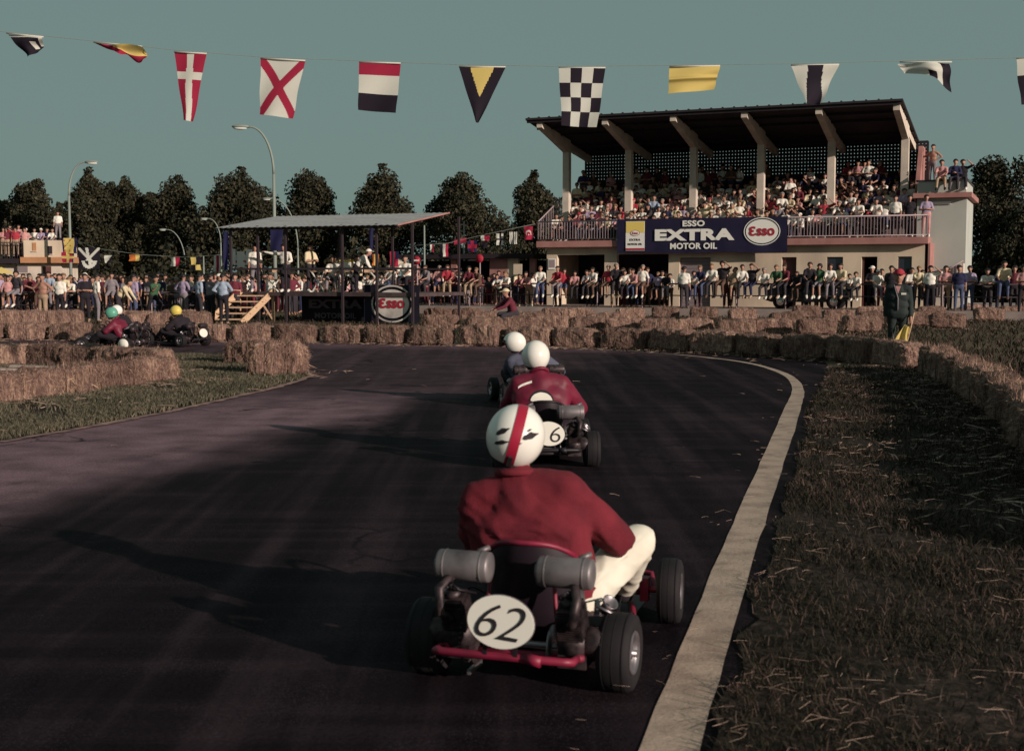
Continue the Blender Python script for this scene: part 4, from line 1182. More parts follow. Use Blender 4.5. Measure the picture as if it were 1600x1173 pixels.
def tree(px, top, wpx, d, label, seed, mat, peaks=3, leaves=21000, base=.16, group='trees behind the track', droop=.0, tris_h=None):
    g = np.random.default_rng(seed)
    x = at(px, 433, d).x; H = at(px, top, d).z; W_ = wpx * d / F / 2 * 1.36
    r_ = root('broadleaf_tree', (x, d, 0), 0, label, 'tree', group)
    k = MB(); k.tube([(0, 0, 0), (.1, 0, H * .25), (-.05, .1, H * .55), (0, 0, H * .9)], [H * .02, H * .016, H * .010, .03], 8)
    for i in range(7):
        a = i * 2.4 + seed; z = H * (.2 + .09 * i); l = W_ * (.85 - .07 * i)
        k.tube([(0, 0, z), (math.cos(a) * l * .5, math.sin(a) * l * .5, z + l * .35), (math.cos(a) * l, math.sin(a) * l, z + l * .95)], [H * .008, H * .005, .02], 5)
    put('trunk', k, m_bark, r_)
    # clumps: several upright spires sharing one body
    cl = []
    hb = H * base
    ncl = 95
    pk = [((g.random() - .5) * 1.1 * W_, (g.random() - .5) * W_ * 1.1, .80 + .2 * g.random()) for _ in range(peaks)]
    pk[0] = (pk[0][0] * .3, 0, 1.)
    for i in range(ncl):
        if i % 3 == 0:
            q = pk[i // 3 % peaks]
            t = g.random() ** .6
            z = hb + (H * q[2] - hb) * (.45 + .53 * t)
            rr = W_ * .36 * (1 - t) ** .9
            a = g.random() * 6.283
            c = (q[0] * (1 - .35 * t) + rr * math.cos(a), q[1] + rr * math.sin(a), z)
            s = W_ * (.28 - .16 * t)
        else:
            t = g.random()
            z = hb + (H * .86 - hb) * t
            prof = (math.sin(math.pi * min(1., (t * .70 + .27))) ** .9) * (1.0 if t > .10 else .72)
            rr = W_ * prof * (g.random() ** .45) * (.80 + .34 * g.random())
            a = g.random() * 6.283
            c = (rr * math.cos(a), rr * math.sin(a), z - droop * rr)
            s = W_ * (.20 + .18 * g.random())
        cl.append((*c, s))
    cl = np.array(cl)
    n = leaves
    wts = cl[:, 3] ** 2; wts /= wts.sum()
    ci = g.choice(len(cl), n, p=wts)
    dirv = g.normal(size=(n, 3)); dirv /= np.linalg.norm(dirv, axis=1)[:, None]
    rad = cl[ci, 3] * (.25 + .80 * g.random(n) ** .5)
    C = cl[ci, :3] + dirv * rad[:, None] * np.array([1, 1, 1.15])
    C[:, 2] = np.minimum(C[:, 2], H)
    size = (d / F) * 1.9 * (.6 + .9 * g.random(n)) * 1.35
    nr = dirv + g.normal(size=(n, 3)) * .8; nr /= np.linalg.norm(nr, axis=1)[:, None]
    u = np.cross(nr, g.normal(size=(n, 3))); u /= np.linalg.norm(u, axis=1)[:, None]
    w = np.cross(nr, u)
    u *= size[:, None]; w *= (size * .62)[:, None]
    V = np.stack([C - u, C + w + u * .1 + nr * size[:, None] * .15, C + u, C - w + u * .1 + nr * size[:, None] * .15], 1).reshape(-1, 3)
    put('crown', np_mesh('crown', V, 4, np.arange(4 * n), mat), None, r_)
TR = [(-8, 298, 70, 170, 'tree with only its right half showing at the left edge'), (52, 282, 92, 165, 'broad three headed tree behind the club building'), (98, 312, 40, 175, 'slim tree half hidden by the left street lamp'),
      (146, 258, 72, 150, 'tall pointed tree just right of the left street lamp'), (196, 276, 82, 155, 'wide many spired tree in the left group'), (238, 292, 50, 165, 'narrow tree filling the middle of the left group'), (276, 274, 84, 150, 'dense oval tree behind the short lamp'),
      (376, 262, 104, 145, 'large tree above the left end of the stage roof'), (486, 261, 98, 145, 'large tree between lamp post and stage middle'), (598, 257, 92, 140, 'conical tree above the right part of the stage'),
      (716, 270, 112, 140, 'round spreading tree between stage and grandstand'), (838, 265, 74, 125, 'dense upright tree touching the left end of the grandstand')]
for i, (px, top, w, d, l) in enumerate(TR):
    tree(px, top, w, d, l, 100 + i, (m_leafA, m_leafB)[i % 2], peaks=(4, 5, 3, 4, 6, 3, 4, 5, 5, 3, 4, 4)[i], base=.10 if i < 7 else .17)
tree(783, 330, 60, 110, 'low bushy tree right of the round spreading tree', 131, m_leafA, 3, 2600, .12)
tree(1546, 236, 118, 82, 'very large dark tree behind the stair block', 140, m_leafA, 5, 24000, .04, 'trees right of the grandstand')
tree(1606, 318, 90, 78, 'dark bushy tree at the right edge of the view', 141, m_leafA, 4, 14000, .03, 'trees right of the grandstand')
tree(1660, 300, 90, 84, 'dark tree just beyond the right edge', 142, m_leafA, 4, 2500, .03, 'trees right of the grandstand')
# low hedge closing the view under the crowns
g = np.random.default_rng(9)
n = 9000; hx = -75 + 78 * g.random(n); hz = 4.6 * g.random(n) ** .8 * (.7 + .3 * np.sin(hx * .7) + .2 * np.sin(hx * 2.3)); hy = 128 + g.random(n) * 3
C = np.stack([hx, hy, hz], 1); nr = g.normal(size=(n, 3)); nr /= np.linalg.norm(nr, axis=1)[:, None]
u = np.cross(nr, g.normal(size=(n, 3))); u /= np.linalg.norm(u, axis=1)[:, None]; w = np.cross(nr, u); u *= .3; w *= .2
put('hedge_foliage', np_mesh('hedge_foliage', np.stack([C - u, C + w, C + u, C - w], 1).reshape(-1, 3), 4, np.arange(4 * n), m_leafA))['kind'] = 'stuff'
# distant gabled house between stage and stand
hs = root('distant_house', (at(760, 433, 120).x, 120, 0), 0, 'distant low house with dark gable roof beyond the spectators', 'house')
k = MB(); k.box((0, 2, 1.3), (5, 4, 2.6)); put('wall', k, m_pink, hs)
k = MB(); k.add([(-3, -.3, 2.6), (3, -.3, 2.6), (0, -.3, 3.9), (-3, 4.3, 2.6), (3, 4.3, 2.6), (0, 4.3, 3.9)], [(0, 1, 2), (5, 4, 3), (0, 3, 4, 1), (1, 4, 5, 2), (2, 5, 3, 0)]); put('roof', k, m_dark, hs)
# ------------------------------------------------------------------ people: one continuous body grown from a posed skeleton, clothes over it
m_skin = M('skin', (.36, .185, .135), .6, c2=(.30, .15, .11), scale=6)
def capsule(mb, p0, p1, r0, r1, n=10):
    p0, p1 = Vector(p0), Vector(p1)
    d = p1 - p0
    if d.length < 1e-5: d = Vector((0, 0, 1e-4))
    t = d.normalized()
    prof = [(r0 * math.cos(a), -r0 * math.sin(a)) for a in (1.45, 1.0, .5, 0)] + [(r1 * math.cos(a), d.length + r1 * math.sin(a)) for a in (0, .5, 1.0, 1.45)]
    o = len(mb.v)
    mb.lathe(prof, p0, t, n)
    k = len(prof)
    mb.f.append(tuple(o + j for j in range(n))[::-1]); mb.m.append(0); mb.s.append(True)
    mb.f.append(tuple(o + (k - 1) * n + j for j in range(n))); mb.m.append(0); mb.s.append(True)
def remesh(name, caps, voxel, ratio=1., smooth_=3, wrinkle=0., wscale=8., seg=10):
    mb = MB()
    for c in caps: capsule(mb, c[0], c[1], c[2], c[3], seg)
    me = mb.mesh(name, m_skin)
    bm = bmesh.new(); bm.from_mesh(me); bmesh.ops.recalc_face_normals(bm, faces=bm.faces[:]); bm.to_mesh(me); bm.free()
    o = bpy.data.objects.new('temporary_body', me); COL.objects.link(o)
    m = o.modifiers.new('r', 'REMESH'); m.mode = 'VOXEL'; m.voxel_size = voxel; m.use_smooth_shade = True
    m = o.modifiers.new('s', 'SMOOTH'); m.iterations = smooth_; m.factor = .5
    if ratio < 1:
        m = o.modifiers.new('d', 'DECIMATE'); m.ratio = ratio
    dg = bpy.context.evaluated_depsgraph_get()
    res = bpy.data.meshes.new_from_object(o.evaluated_get(dg))
    bpy.data.objects.remove(o); bpy.data.meshes.remove(me)
    res.name = name
    res.polygons.foreach_set('use_smooth', [True] * len(res.polygons))
    if wrinkle:
        nr = [v.normal.copy() for v in res.vertices]
        for v, q in zip(res.vertices, nr):
            c = v.co
            f = noise.noise(Vector((c.x * wscale * .8, c.y * wscale * .8, c.z * wscale * 1.6)))
            f2 = 1 - abs(noise.noise(Vector((c.x * wscale * .9 + 3, c.y * wscale * .9, c.z * wscale * 2.1 + c.x * 5)))) * 2
            v.co = c + q * (f * .5 + f2 * .5) * wrinkle
        res.update()
    return res
def seg_dist(P, a, b, r0, r1):
    a, b = np.array(a, float), np.array(b, float)
    d = b - a; L2 = max(float(d @ d), 1e-9)
    t = np.clip((P - a) @ d / L2, 0, 1)
    return np.linalg.norm(P - (a + t[:, None] * d), axis=1) - (r0 + (r1 - r0) * t)
def shells(me, caps, labels, off):
    """split the body's faces by nearest bone; return one cloth mesh per label, lifted off the skin"""
    C = np.array([p.center for p in me.polygons])
    D = np.stack([seg_dist(C, c[0], c[1], c[2], c[3]) for c in caps], 1)
    near = D.argmin(1); lab = [caps[i][4] for i in near]
    out_ = {}
    for L in labels:
        ids = [i for i, l in enumerate(lab) if l == L]
        mp, vs, fs = {}, [], []
        for i in ids:
            f = []
            for vi in me.polygons[i].vertices:
                if vi not in mp:
                    v = me.vertices[vi]; mp[vi] = len(vs); vs.append(tuple(v.co + v.normal * off))
                f.append(mp[vi])
            fs.append(tuple(f))
        m = bpy.data.meshes.new(L); m.from_pydata(vs, [], fs); m.polygons.foreach_set('use_smooth', [True] * len(fs)); m.update()
        out_[L] = m
    return out_
def skeleton(pel=(0, 0, .93), spine=(0, 0, 1), head=(0, -.1, 1), arms=None, legs=None, b=1.0, shorts=False, bare=False, sleeve=False, female=False):
    N_ = lambda v: Vector(v).normalized()
    P = Vector(pel); s = N_(spine); N = P + s * .50; H = N + N_(head) * .175
    X = Vector((1, 0, 0)); caps = []; A = lambda p, q, r0, r1, l: caps.append((tuple(p), tuple(q), r0 * b, r1 * b, l))
    top = 'skin' if bare else 'shirt'
    A(P + s * .14 - X * .06, P + s * .14 + X * .06, .112, .112, top)
    A(P + s * .30 - X * .075, P + s * .30 + X * .075, .112, .112, top)
    A(N - s * .055 - X * .13, N - s * .055 + X * .13, .062, .062, top)
    A(P + s * .1, N - s * .08, .115, .105, top)
    A(P - X * .07, P + X * .07, .118, .118, 'trousers')
    A(N - s * .03, H - Vector((0, 0, .05)), .050, .050, 'skin')
    A(H + Vector((0, .012, .025)), H + Vector((0, -.010, -.04)), .092, .076, 'skin')
    A(H + Vector((0, -.03, -.05)), H + Vector((0, -.04, -.085)), .05, .038, 'skin')
    A(H + Vector((0, -.088, .01)), H + Vector((0, -.104, -.022)), .012, .016, 'skin')
    for sx in (-1, 1): A(H + Vector((sx * .088, .01, -.01)), H + Vector((sx * .092, .02, .02)), .016, .018, 'skin')
    for i, sx in enumerate((1, -1)):
        ua, fa = arms[i]; S_ = N - s * .065 + X * sx * .175
        E = S_ + N_(ua) * .28; Wr = E + N_(fa) * .24; Hd = Wr + N_(fa) * .10
        A(S_, E, .054, .043, top); A(E, Wr, .041, .030, 'shirt' if sleeve and not bare else 'skin'); A(Wr, Hd, .032, .026, 'skin')
        th, sh, ft = legs[i]; Q = P + X * sx * .085 - s * .02
        K = Q + N_(th) * .42; An = K + N_(sh) * .40; To = An + N_(ft) * .16
        A(Q, K, .083, .058, 'trousers'); A(K, An, .056, .040, 'skin' if shorts else 'trousers')
        A(An + Vector((0, 0, -.01)), To + Vector((0, 0, -.03)), .043, .034, 'shoe' + str(i))
    return caps, H
D0 = (0, 0, -1)
FT = (0, -1, -.25)
SITL = ((.14, -1, .02), (.05, -.12, -1), FT); SITR = ((-.14, -1, .02), (-.05, -.12, -1), FT)
STL = ((.05, -.02, -1), (.02, .03, -1), FT); STR = ((-.07, -.05, -1), (-.02, .06, -1), FT)
PEL_ = ((.12, -1, -.35), (.03, .12, -1), (0, -1, -.5)); PER_ = ((-.12, -1, -.35), (-.03, .05, -1), (0, -1, -.5))
ZS, ZP = .52, 1.12
POSES = {
 'sit_knees': dict(pel=(0, 0, ZS), spine=(0, -.28, 1), arms=(((.15, -.75, -.8), (-.1, -.9, -.35)), ((-.15, -.75, -.8), (.1, -.9, -.35))), legs=(SITL, SITR)),
 'sit_folded': dict(pel=(0, 0, ZS), spine=(.03, -.10, 1), head=(.1, -.1, 1), arms=(((.3, -.35, -.9), (-.9, -.6, .15)), ((-.3, -.35, -.9), (.9, -.6, .10))), legs=(SITL, SITR), sleeve=True),
 'sit_shade': dict(pel=(0, 0, ZS), spine=(0, -.12, 1), arms=(((.8, -.5, .35), (-.75, -.35, .75)), ((-.2, -.6, -.8), (.2, -.9, -.2))), legs=(SITL, SITR)),
 'sit_lean': dict(pel=(0, 0, ZS), spine=(.12, -.45, 1), head=(-.1, -.35, 1), arms=(((.25, -.8, -.6), (-.4, -.6, .6)), ((-.1, -.9, -.7), (.2, -.8, -.4))), legs=(SITL, SITR), shorts=True),
 'stand_side': dict(spine=(0, -.02, 1), arms=(((.18, .0, -1), (.03, -.2, -1)), ((-.18, .02, -1), (-.03, -.25, -1))), legs=(STL, STR)),
 'stand_hips': dict(spine=(.02, .02, 1), arms=(((.75, .2, -.8), (-.85, -.35, -.35)), ((-.75, .2, -.8), (.85, -.35, -.35))), legs=(STL, STR), sleeve=True),
 'stand_cross': dict(spine=(0, .03, 1), arms=(((.3, -.3, -.95), (-.9, -.45, .12)), ((-.3, -.3, -.95), (.9, -.5, .05))), legs=(STL, STR)),
 'stand_shade': dict(spine=(0, 0, 1), arms=(((.85, -.45, .35), (-.75, -.4, .65)), ((-.15, 0, -1), (0, -.2, -1))), legs=(STL, STR)),
 'stand_bare': dict(spine=(.03, 0, 1), bare=True, arms=(((.8, .15, -.75), (-.8, -.3, -.5)), ((-.75, -.1, -.55), (-.7, -.2, .25))), legs=(STL, STR)),
 'lean_rail': dict(pel=(0, .28, .90), spine=(0, -.62, 1), head=(0, -.25, 1), arms=(((.2, -.6, -.75), (-.55, -.85, -.05)), ((-.2, -.6, -.75), (.55, -.85, -.05))), legs=(((.05, .12, -1), (.02, .08, -1), FT), ((-.05, .02, -1), (-.02, .25, -1), FT))),
 'perch_hunch': dict(pel=(0, .02, ZP), spine=(0, -.33, 1), head=(0, -.25, 1), arms=(((.2, -.5, -.9), (-.2, -.9, -.3)), ((-.2, -.5, -.9), (.2, -.9, -.3))), legs=(PEL_, PER_)),
 'perch_hands': dict(pel=(0, .02, ZP), spine=(.04, -.12, 1), head=(.15, -.2, 1), arms=(((.45, .0, -.95), (-.1, -.1, -1)), ((-.45, .0, -.95), (.1, -.1, -1))), legs=(PEL_, PER_), shorts=True),
 'perch_shade': dict(pel=(0, .02, ZP), spine=(0, -.15, 1), arms=(((.85, -.4, .4), (-.75, -.3, .7)), ((-.35, -.1, -.95), (.05, -.2, -1))), legs=(PEL_, PER_)),
 'bend_work': dict(pel=(0, .15, .88), spine=(0, -.75, .9), head=(0, -.7, .8), arms=(((.1, -.5, -.9), (0, -.6, -.8)), ((-.1, -.5, -.9), (0, -.6, -.8))), legs=(STL, STR), sleeve=True),
 'point_arm': dict(spine=(0, -.08, 1), head=(-.2, -.2, 1), arms=(((.35, -.3, -.9), (-.1, -.9, -.2)), ((-1, -.25, .05), (-1, -.1, .22))), legs=(STL, STR), sleeve=True),
 'run': dict(pel=(0, 0, .88), spine=(0, -.35, 1), arms=(((.25, .7, -.7), (0, -.6, -.7)), ((-.25, -.6, -.7), (0, -.7, .5))), legs=(((.05, -.85, -.6), (0, .35, -.9), FT), ((-.05, .35, -1), (0, .75, -.7), (0, -.5, -.8)))),
 'seat_low': dict(pel=(0, 0, .50), spine=(0, -.42, 1), head=(0, -.45, 1), arms=(((.1, -.75, -.75), (-.2, -.8, -.3)), ((-.1, -.75, -.75), (.2, -.8, -.3))), legs=(((.08, -1, -.12), (.0, -.05, -1), FT), ((-.08, -1, -.02), (0, -.1, -1), FT)), sleeve=True),
 'marshal': dict(pel=(0, 0, .95), spine=(0, 0, 1), head=(.05, -.05, 1), arms=(((.16, .02, -1), (.05, -.25, -1)), ((-.16, .05, -1), (-.02, -.05, -1))), legs=(((.06, 0, -1), (.03, .02, -1), FT), ((-.06, 0, -1), (-.03, .02, -1), FT)), sleeve=True, b=1.06),
}
POSE = {}
def pose(name):
    if name in POSE: return POSE[name]
    caps, H = skeleton(**POSES[name])
    hi = name == 'marshal'
    me = remesh('person', caps, .016 if hi else .024, .5 if hi else .30, 2)
    me.materials.clear(); me.materials.append(m_skin)
    sh = shells(me, caps, ('shirt', 'trousers', 'shoe0', 'shoe1'), .013)
    POSE[name] = (me, sh, H)
    return POSE[name]
def hair_mesh(kind):
    k = MB()
    vs, fs = [], []
    nu, nv = 14, 7
    for i in range(nv + 1):
        for j in range(nu):
            ph = 2 * math.pi * j / nu; front = -math.sin(ph)                           # front is -Y
            lim = 1.25 + .75 * (1 - front) * .5 if kind != 'long' else 1.2 + 1.5 * (1 - front) * .5
            if kind == 'cap': lim = 1.45
            th = lim * i / nv
            r = (.106, .116, .108) if kind != 'long' else (.118, .125, .118)
            q = 1 + .05 * noise.noise(Vector((math.cos(ph) * 3, math.sin(ph) * 3, th * 3)))
            vs.append((r[0] * math.sin(th) * math.cos(ph) * q, .012 + r[1] * math.sin(th) * math.sin(ph) * q, .022 + r[2] * math.cos(th) * q))
    for i in range(nv):
        for j in range(nu): fs.append((i * nu + j, (i + 1) * nu + j, (i + 1) * nu + (j + 1) % nu, i * nu + (j + 1) % nu))
    k.add(vs, fs, 0, True)
    if kind == 'cap':
        k.add([(-.085, -.07, .035), (.085, -.07, .035), (.06, -.18, .02), (-.06, -.18, .02), (-.085, -.07, .045), (.085, -.07, .045), (.06, -.18, .03), (-.06, -.18, .03)], [(3, 2, 1, 0), (4, 5, 6, 7), (2, 3, 7, 6), (1, 2, 6, 5), (3, 0, 4, 7)])
    return k
HAIR = {kd: hair_mesh(kd) for kd in ('short', 'long', 'cap')}
COLS = {'white': (.72, .66, .60), 'cream': (.62, .50, .34), 'pink': (.50, .24, .24), 'red': (.34, .03, .05), 'maroon': (.13, .02, .035), 'navy': (.02, .02, .06), 'black': (.016, .012, .018), 'grey': (.20, .17, .19),
        'pale blue': (.30, .35, .45), 'yellow': (.60, .42, .12), 'brown': (.10, .055, .04), 'green': (.04, .10, .05), 'lilac': (.33, .25, .36), 'tan': (.34, .23, .16), 'charcoal': (.035, .028, .036), 'denim': (.07, .085, .16)}
CM = {n_: M('cloth_' + n_.replace(' ', '_'), c, .9, c2=tuple(x * .8 for x in c), scale=7) for n_, c in COLS.items()}
HC = {'black': M('hair_black', (.012, .009, .010), .6), 'brown': M('hair_brown', (.035, .020, .014), .6), 'fair': M('hair_fair', (.16, .10, .05), .6), 'grey': M('hair_grey', (.20, .18, .17), .6)}
CACHE = {}
def cm(key, me, mat):
    kk = (key, mat.name)
    if kk not in CACHE:
        m = me.copy(); m.materials.clear(); m.materials.append(mat); CACHE[kk] = m
    return CACHE[kk]
NPEOPLE = [0]
def person(p, rz, pos, shirt, trousers, label, group=None, hair='black', cap=None, long=False, sc=1.0):
    me, sh, H = pose(pos)
    NPEOPLE[0] += 1
    o = put('person', me, None, None, tuple(p), (0, 0, rz))
    o.scale = (sc * rnd.uniform(.96, 1.06), sc * rnd.uniform(.96, 1.06), sc)
    tag(o, label, 'person', group)
    if not POSES[pos].get('bare'): put('shirt', cm(pos + 's', sh['shirt'], CM[shirt]), None, o)
    put('trousers', cm(pos + 't', sh['trousers'], CM[trousers]), None, o)
    sc_ = rnd.choice(('black', 'brown', 'tan', 'white'))
    for q in '01': put('shoe', cm(pos + 'f' + q, sh['shoe' + q], CM[sc_]), None, o)
    kd = 'cap' if cap else 'long' if long else 'short'
    key = (kd, cap or hair)
    if key not in CACHE: CACHE[key] = HAIR[kd].mesh('cap' if cap else 'hair', CM[cap] if cap else HC[hair])
    put('cap' if cap else 'hair', CACHE[key], None, o, tuple(H), (0, 0, rnd.uniform(-.5, .5)))
    return o
SH_W = ['white'] * 15 + ['pink'] * 4 + ['cream'] * 3 + ['lilac'] * 2 + ['pale blue'] * 2 + ['red', 'maroon', 'maroon', 'navy', 'navy', 'black', 'black', 'grey', 'yellow', 'brown', 'green', 'charcoal']
TRS = ['charcoal', 'grey', 'navy', 'black', 'brown', 'tan', 'denim', 'charcoal']
def look():
    long = rnd.random() < .22
    return dict(shirt=rnd.choice(SH_W), trousers=rnd.choice(TRS), hair=rnd.choice(('black', 'black', 'brown', 'brown', 'fair', 'grey')), long=long, cap=rnd.choice(('white', 'cream', 'red')) if rnd.random() < .07 and not long else None)
def head_words(k):
    return f'{k["cap"]} cap' if k['cap'] else ('long ' if k['long'] else 'short ') + k['hair'] + ' hair'
# seats of the terrace: rows 1-4 one by one, the two shaded back rows as one mass
GST = 'spectators seated on the grandstand terrace'
ROWN = ['front', 'second', 'third']
for i in range(3):
    us = np.arange(.58, 16.2, .365)
    c = 0
    for u in us:
        if rnd.random() < .06: continue
        if i == 0 and u > 14.4: continue
        if any(abs(u - q) < .26 for q in CU) and i == 1: continue
        k = look(); c += 1
        ps = rnd.choice(('sit_knees', 'sit_knees', 'sit_folded', 'sit_folded', 'sit_lean', 'sit_shade'))
        lab = f'spectator in {k["shirt"]} shirt, {head_words(k)}, {ROWN[i]} terrace row, {nth(c)} from left'
        z = FZ + RH * i + rnd.uniform(-.05, .04)
        person(S(u + rnd.uniform(-.08, .08), .98 + RT * i + rnd.uniform(-.10, .10), z), ROT + rnd.uniform(-.6, .45), ps, k['shirt'], k['trousers'], lab, GST, k['hair'], k['cap'], k['long'], rnd.uniform(.86, 1.06))
def mass(name, spots, mats):
    """low bodies joined into one crowd"""
    V, Fc, Mi = [], [], []; o_ = 0
    cach = {}
    for (p, rz, ps, sc, ci, hi) in spots:
        if ps not in cach:
            me, sh, H = pose(ps)
            parts = []
            for m_, kind in ((me, 0), (sh['shirt'], 1), (sh['trousers'], 2)):
                m2 = bmesh.new(); m2.from_mesh(m_); bmesh.ops.triangulate(m2, faces=m2.faces[:])
                m2.verts.ensure_lookup_table()
                parts.append((np.array([v.co[:] for v in m2.verts]), np.array([[v.index for v in f.verts] for f in m2.faces]), kind)); m2.free()
            hm = HAIR['short']; hv = np.array(hm.v) + np.array(H[:]); hf = []
            for f in hm.f:
                hf.append(f[:3])
                if len(f) == 4: hf.append((f[0], f[2], f[3]))
            parts.append((hv, np.array(hf), 3)); cach[ps] = parts
        c_, s_ = math.cos(rz), math.sin(rz); Rm = np.array([[c_, -s_, 0], [s_, c_, 0], [0, 0, 1]]).T
        for v, f, kind in cach[ps]:
            V.append((v * sc) @ Rm + np.array(p[:])); Fc.append(f + o_); Mi += [0 if kind == 0 else 1 + ci if kind == 1 else 1 + (ci * 3 + hi) % 4 if kind == 2 else 9 + hi] * len(f); o_ += len(v)
    me = np_mesh(name, np.concatenate(V), 3, np.concatenate(Fc).ravel(), mats, Mi, True)
    o = put(name, me); o['kind'] = 'stuff'
    return o
mm = [m_skin] + [CM[c] for c in ('charcoal', 'maroon', 'navy', 'brown', 'pink', 'white', 'white', 'cream')] + [HC['black'], HC['brown']]
sp = []
for i in (3, 4, 5, 6):
    for u in np.arange(.6, 16.3, .37 if i < 5 else .45):
        if rnd.random() < .08: continue
        st_ = i == 6 or (i == 5 and rnd.random() < .3)
        if i == 6 and rnd.random() < .55: continue
        sp.append((S(u + rnd.uniform(-.1, .1), .98 + RT * min(i, 5.6) + rnd.uniform(-.08, .08), FZ + RH * min(i, 5) + rnd.uniform(-.05, .03)), ROT + rnd.uniform(-.5, .4), rnd.choice(('stand_cross', 'stand_side')) if st_ else rnd.choice(('sit_knees', 'sit_folded', 'sit_lean')), rnd.uniform(.86, 1.05), rnd.randrange(8) if i > 3 else rnd.choice((4, 5, 5, 6, 6, 7, 1, 2, 0)), rnd.randrange(2)))
mass('crowd', sp, mm)
# standing at the right of the balcony and on the stair block
GB2 = 'people standing on the right end of the balcony'
for i, (px, sh_, tr_, ps, l) in enumerate(((1338, 'white', 'charcoal', 'lean_rail', 'spectator in white shirt leaning on the balcony railing, first of three in white'), (1366, 'white', 'black', 'lean_rail', 'spectator in white shirt leaning on the balcony railing, middle of three in white'),
        (1395, 'white', 'black', 'stand_side', 'man in white shirt and black trousers standing at the balcony railing'), (1417, 'black', 'black', 'stand_side', 'man in black suit standing near the right end of the balcony'), (1443, 'lilac', 'pink', 'stand_cross', 'person in pale jacket at the very right corner of the balcony'))):
    u = (at(px, 340, 53.2).x - PL.x) / .92 - .35
    for _ in range(4):
        q = S(u, .45); u += ((px - CX) / F * q.y - q.x) / .92
    person(S(u, .45 if 'lean' not in ps else .30, FZ), ROT + rnd.uniform(-.2, .2), ps, sh_, tr_, l, GB2)
person(S(16.9, 4.2, 5.63), ROT - .3, 'stand_bare', 'white', 'grey', 'shirtless person in pale trousers standing on the parapet beside the roof')
for u, ps, s_, t_, l in ((17.5, 'sit_knees', 'pink', 'tan', 'youth in pink top sitting on the stair block parapet, left of three'), (18.0, 'sit_folded', 'navy', 'charcoal', 'youth in navy top sitting in the middle of the parapet trio'), (18.3, 'sit_shade', 'black', 'charcoal', 'youth in black with raised arm at the right of the parapet trio')):
    person(S(u, 1.6 + (.3 if u > 18.2 else 0), 5.15), ROT, ps, s_, t_, l, 'youths sitting on the stair block parapet')
for u, v, i, s_ in ((13.2, 4.9, 5, 'red'), (13.9, 4.95, 5, 'pink'), (14.6, 4.9, 5, 'maroon'), (10.9, 3.4, 3, 'white'), (16.0, 1.8, 1, 'lilac'), (.9, 2.9, 3, 'cream')):
    person(S(u, v, FZ + RH * i), ROT + .2, 'stand_cross', s_, 'charcoal', f'standing spectator in {s_} top high on the terrace, {"before the back lattice" if i == 5 else "between seated rows" if u > 5 and u < 12 else "by the flank wall" if u > 12 else "by the left column"}', 'people standing on the terrace')
# people along the rail fence
GR = 'spectators perched along the rail fence'
def fence_person(px, ps, sh_, tr_, label, v=-3.0, sc=1., rz=None, **kw):
    u = (px - CX) / F * 56 / .92
    for _ in range(6):
        q = S(u, v); u += ((px - CX) / F * q.y - q.x) / .92
    person(S(u, v, GZ), ROT + (rnd.uniform(-.35, .35) if rz is None else rz), ps, sh_, tr_, label, GR, sc=sc, **kw)
right_px = [(884, 'red'), (901, 'pink'), (916, 'grey'), (932, 'white'), (948, 'red'), (962, 'black'), (978, 'white'), (991, 'pink'), (1006, 'white'), (1024, 'lilac'), (1040, 'black'), (1083, 'white'), (1099, 'navy'), (1110, 'white'), (1126, 'black'), (1143, 'tan'), (1158, 'white'), (1176, 'black'),
            (1192, 'white'), (1212, 'green'), (1228, 'maroon'), (1244, 'black'), (1261, 'black'), (1279, 'green'), (1295, 'white'), (1316, 'cream'), (1334, 'white'), (1372, 'white'), (1430, 'cream')]
for i, (px, s_) in enumerate(right_px):
    k = look()
    ps = rnd.choice(('perch_hunch', 'perch_hunch', 'perch_hands', 'perch_shade' if i in (14, 17) else 'perch_hunch'))
    if i in (14, 17): ps = 'perch_shade'
    person_cap = 'white' if i in (27,) else None
    where = 'under the open ground floor' if px < 1055 else 'below the banner' if px < 1200 else 'before the doors and windows'
    c = sum(1 for q in right_px[:i + 1] if (q[0] < 1055) == (px < 1055) and (q[0] < 1200) == (px < 1200))
    fence_person(px + rnd.uniform(-4, 4), ps, s_, k['trousers'], f'person in {s_} top perched on the rail {where}, {nth(c)} from left', -3.0, rnd.uniform(.78, 1.02), hair=k['hair'], long=k['long'], cap=person_cap)
stand_r = [(1068, 'stand_side', 'white', 'charcoal', 'man in white shirt standing with his back at the rail between perched spectators', math.pi, -3.5), (1361, 'stand_cross', 'black', 'black', 'man in black standing before the open door', 0, -2.5), (1391, 'stand_side', 'black', 'charcoal', 'man in black with dark hair left of the flag marshal', 0, -3.4),
           (1452, 'stand_shade', 'white', 'black', 'person in white vest and black skirt right of the flag marshal', 0, -3.5), (1476, 'stand_cross', 'pink', 'tan', 'person in pink top standing by the stair rail', 0, -2.4), (1497, 'stand_side', 'navy', 'denim', 'man in navy jumper standing at the rail below the stair block edge', 0, -3.5), (1513, 'stand_cross', 'lilac', 'denim', 'person in lilac top beside the navy jumper man', 0, -2.6),
           (1541, 'lean_rail', 'white', 'charcoal', 'person in white shirt leaning on the rail in front of the big dark tree', 0, -3.0), (1567, 'perch_hunch', 'cream', 'denim', 'person in cream top perched on the rail near the right edge', 0, -3.0), (1583, 'stand_side', 'maroon', 'charcoal', 'person in maroon top standing near the right edge', 0, -2.4), (1597, 'stand_cross', 'pink', 'black', 'person in pink top cut by the right edge', 0, -3.4)]
for px, ps, s_, t_, l, a, v in stand_r: fence_person(px, ps, s_, t_, l, v, 1.0, a, cap='white' if px == 1361 else None)
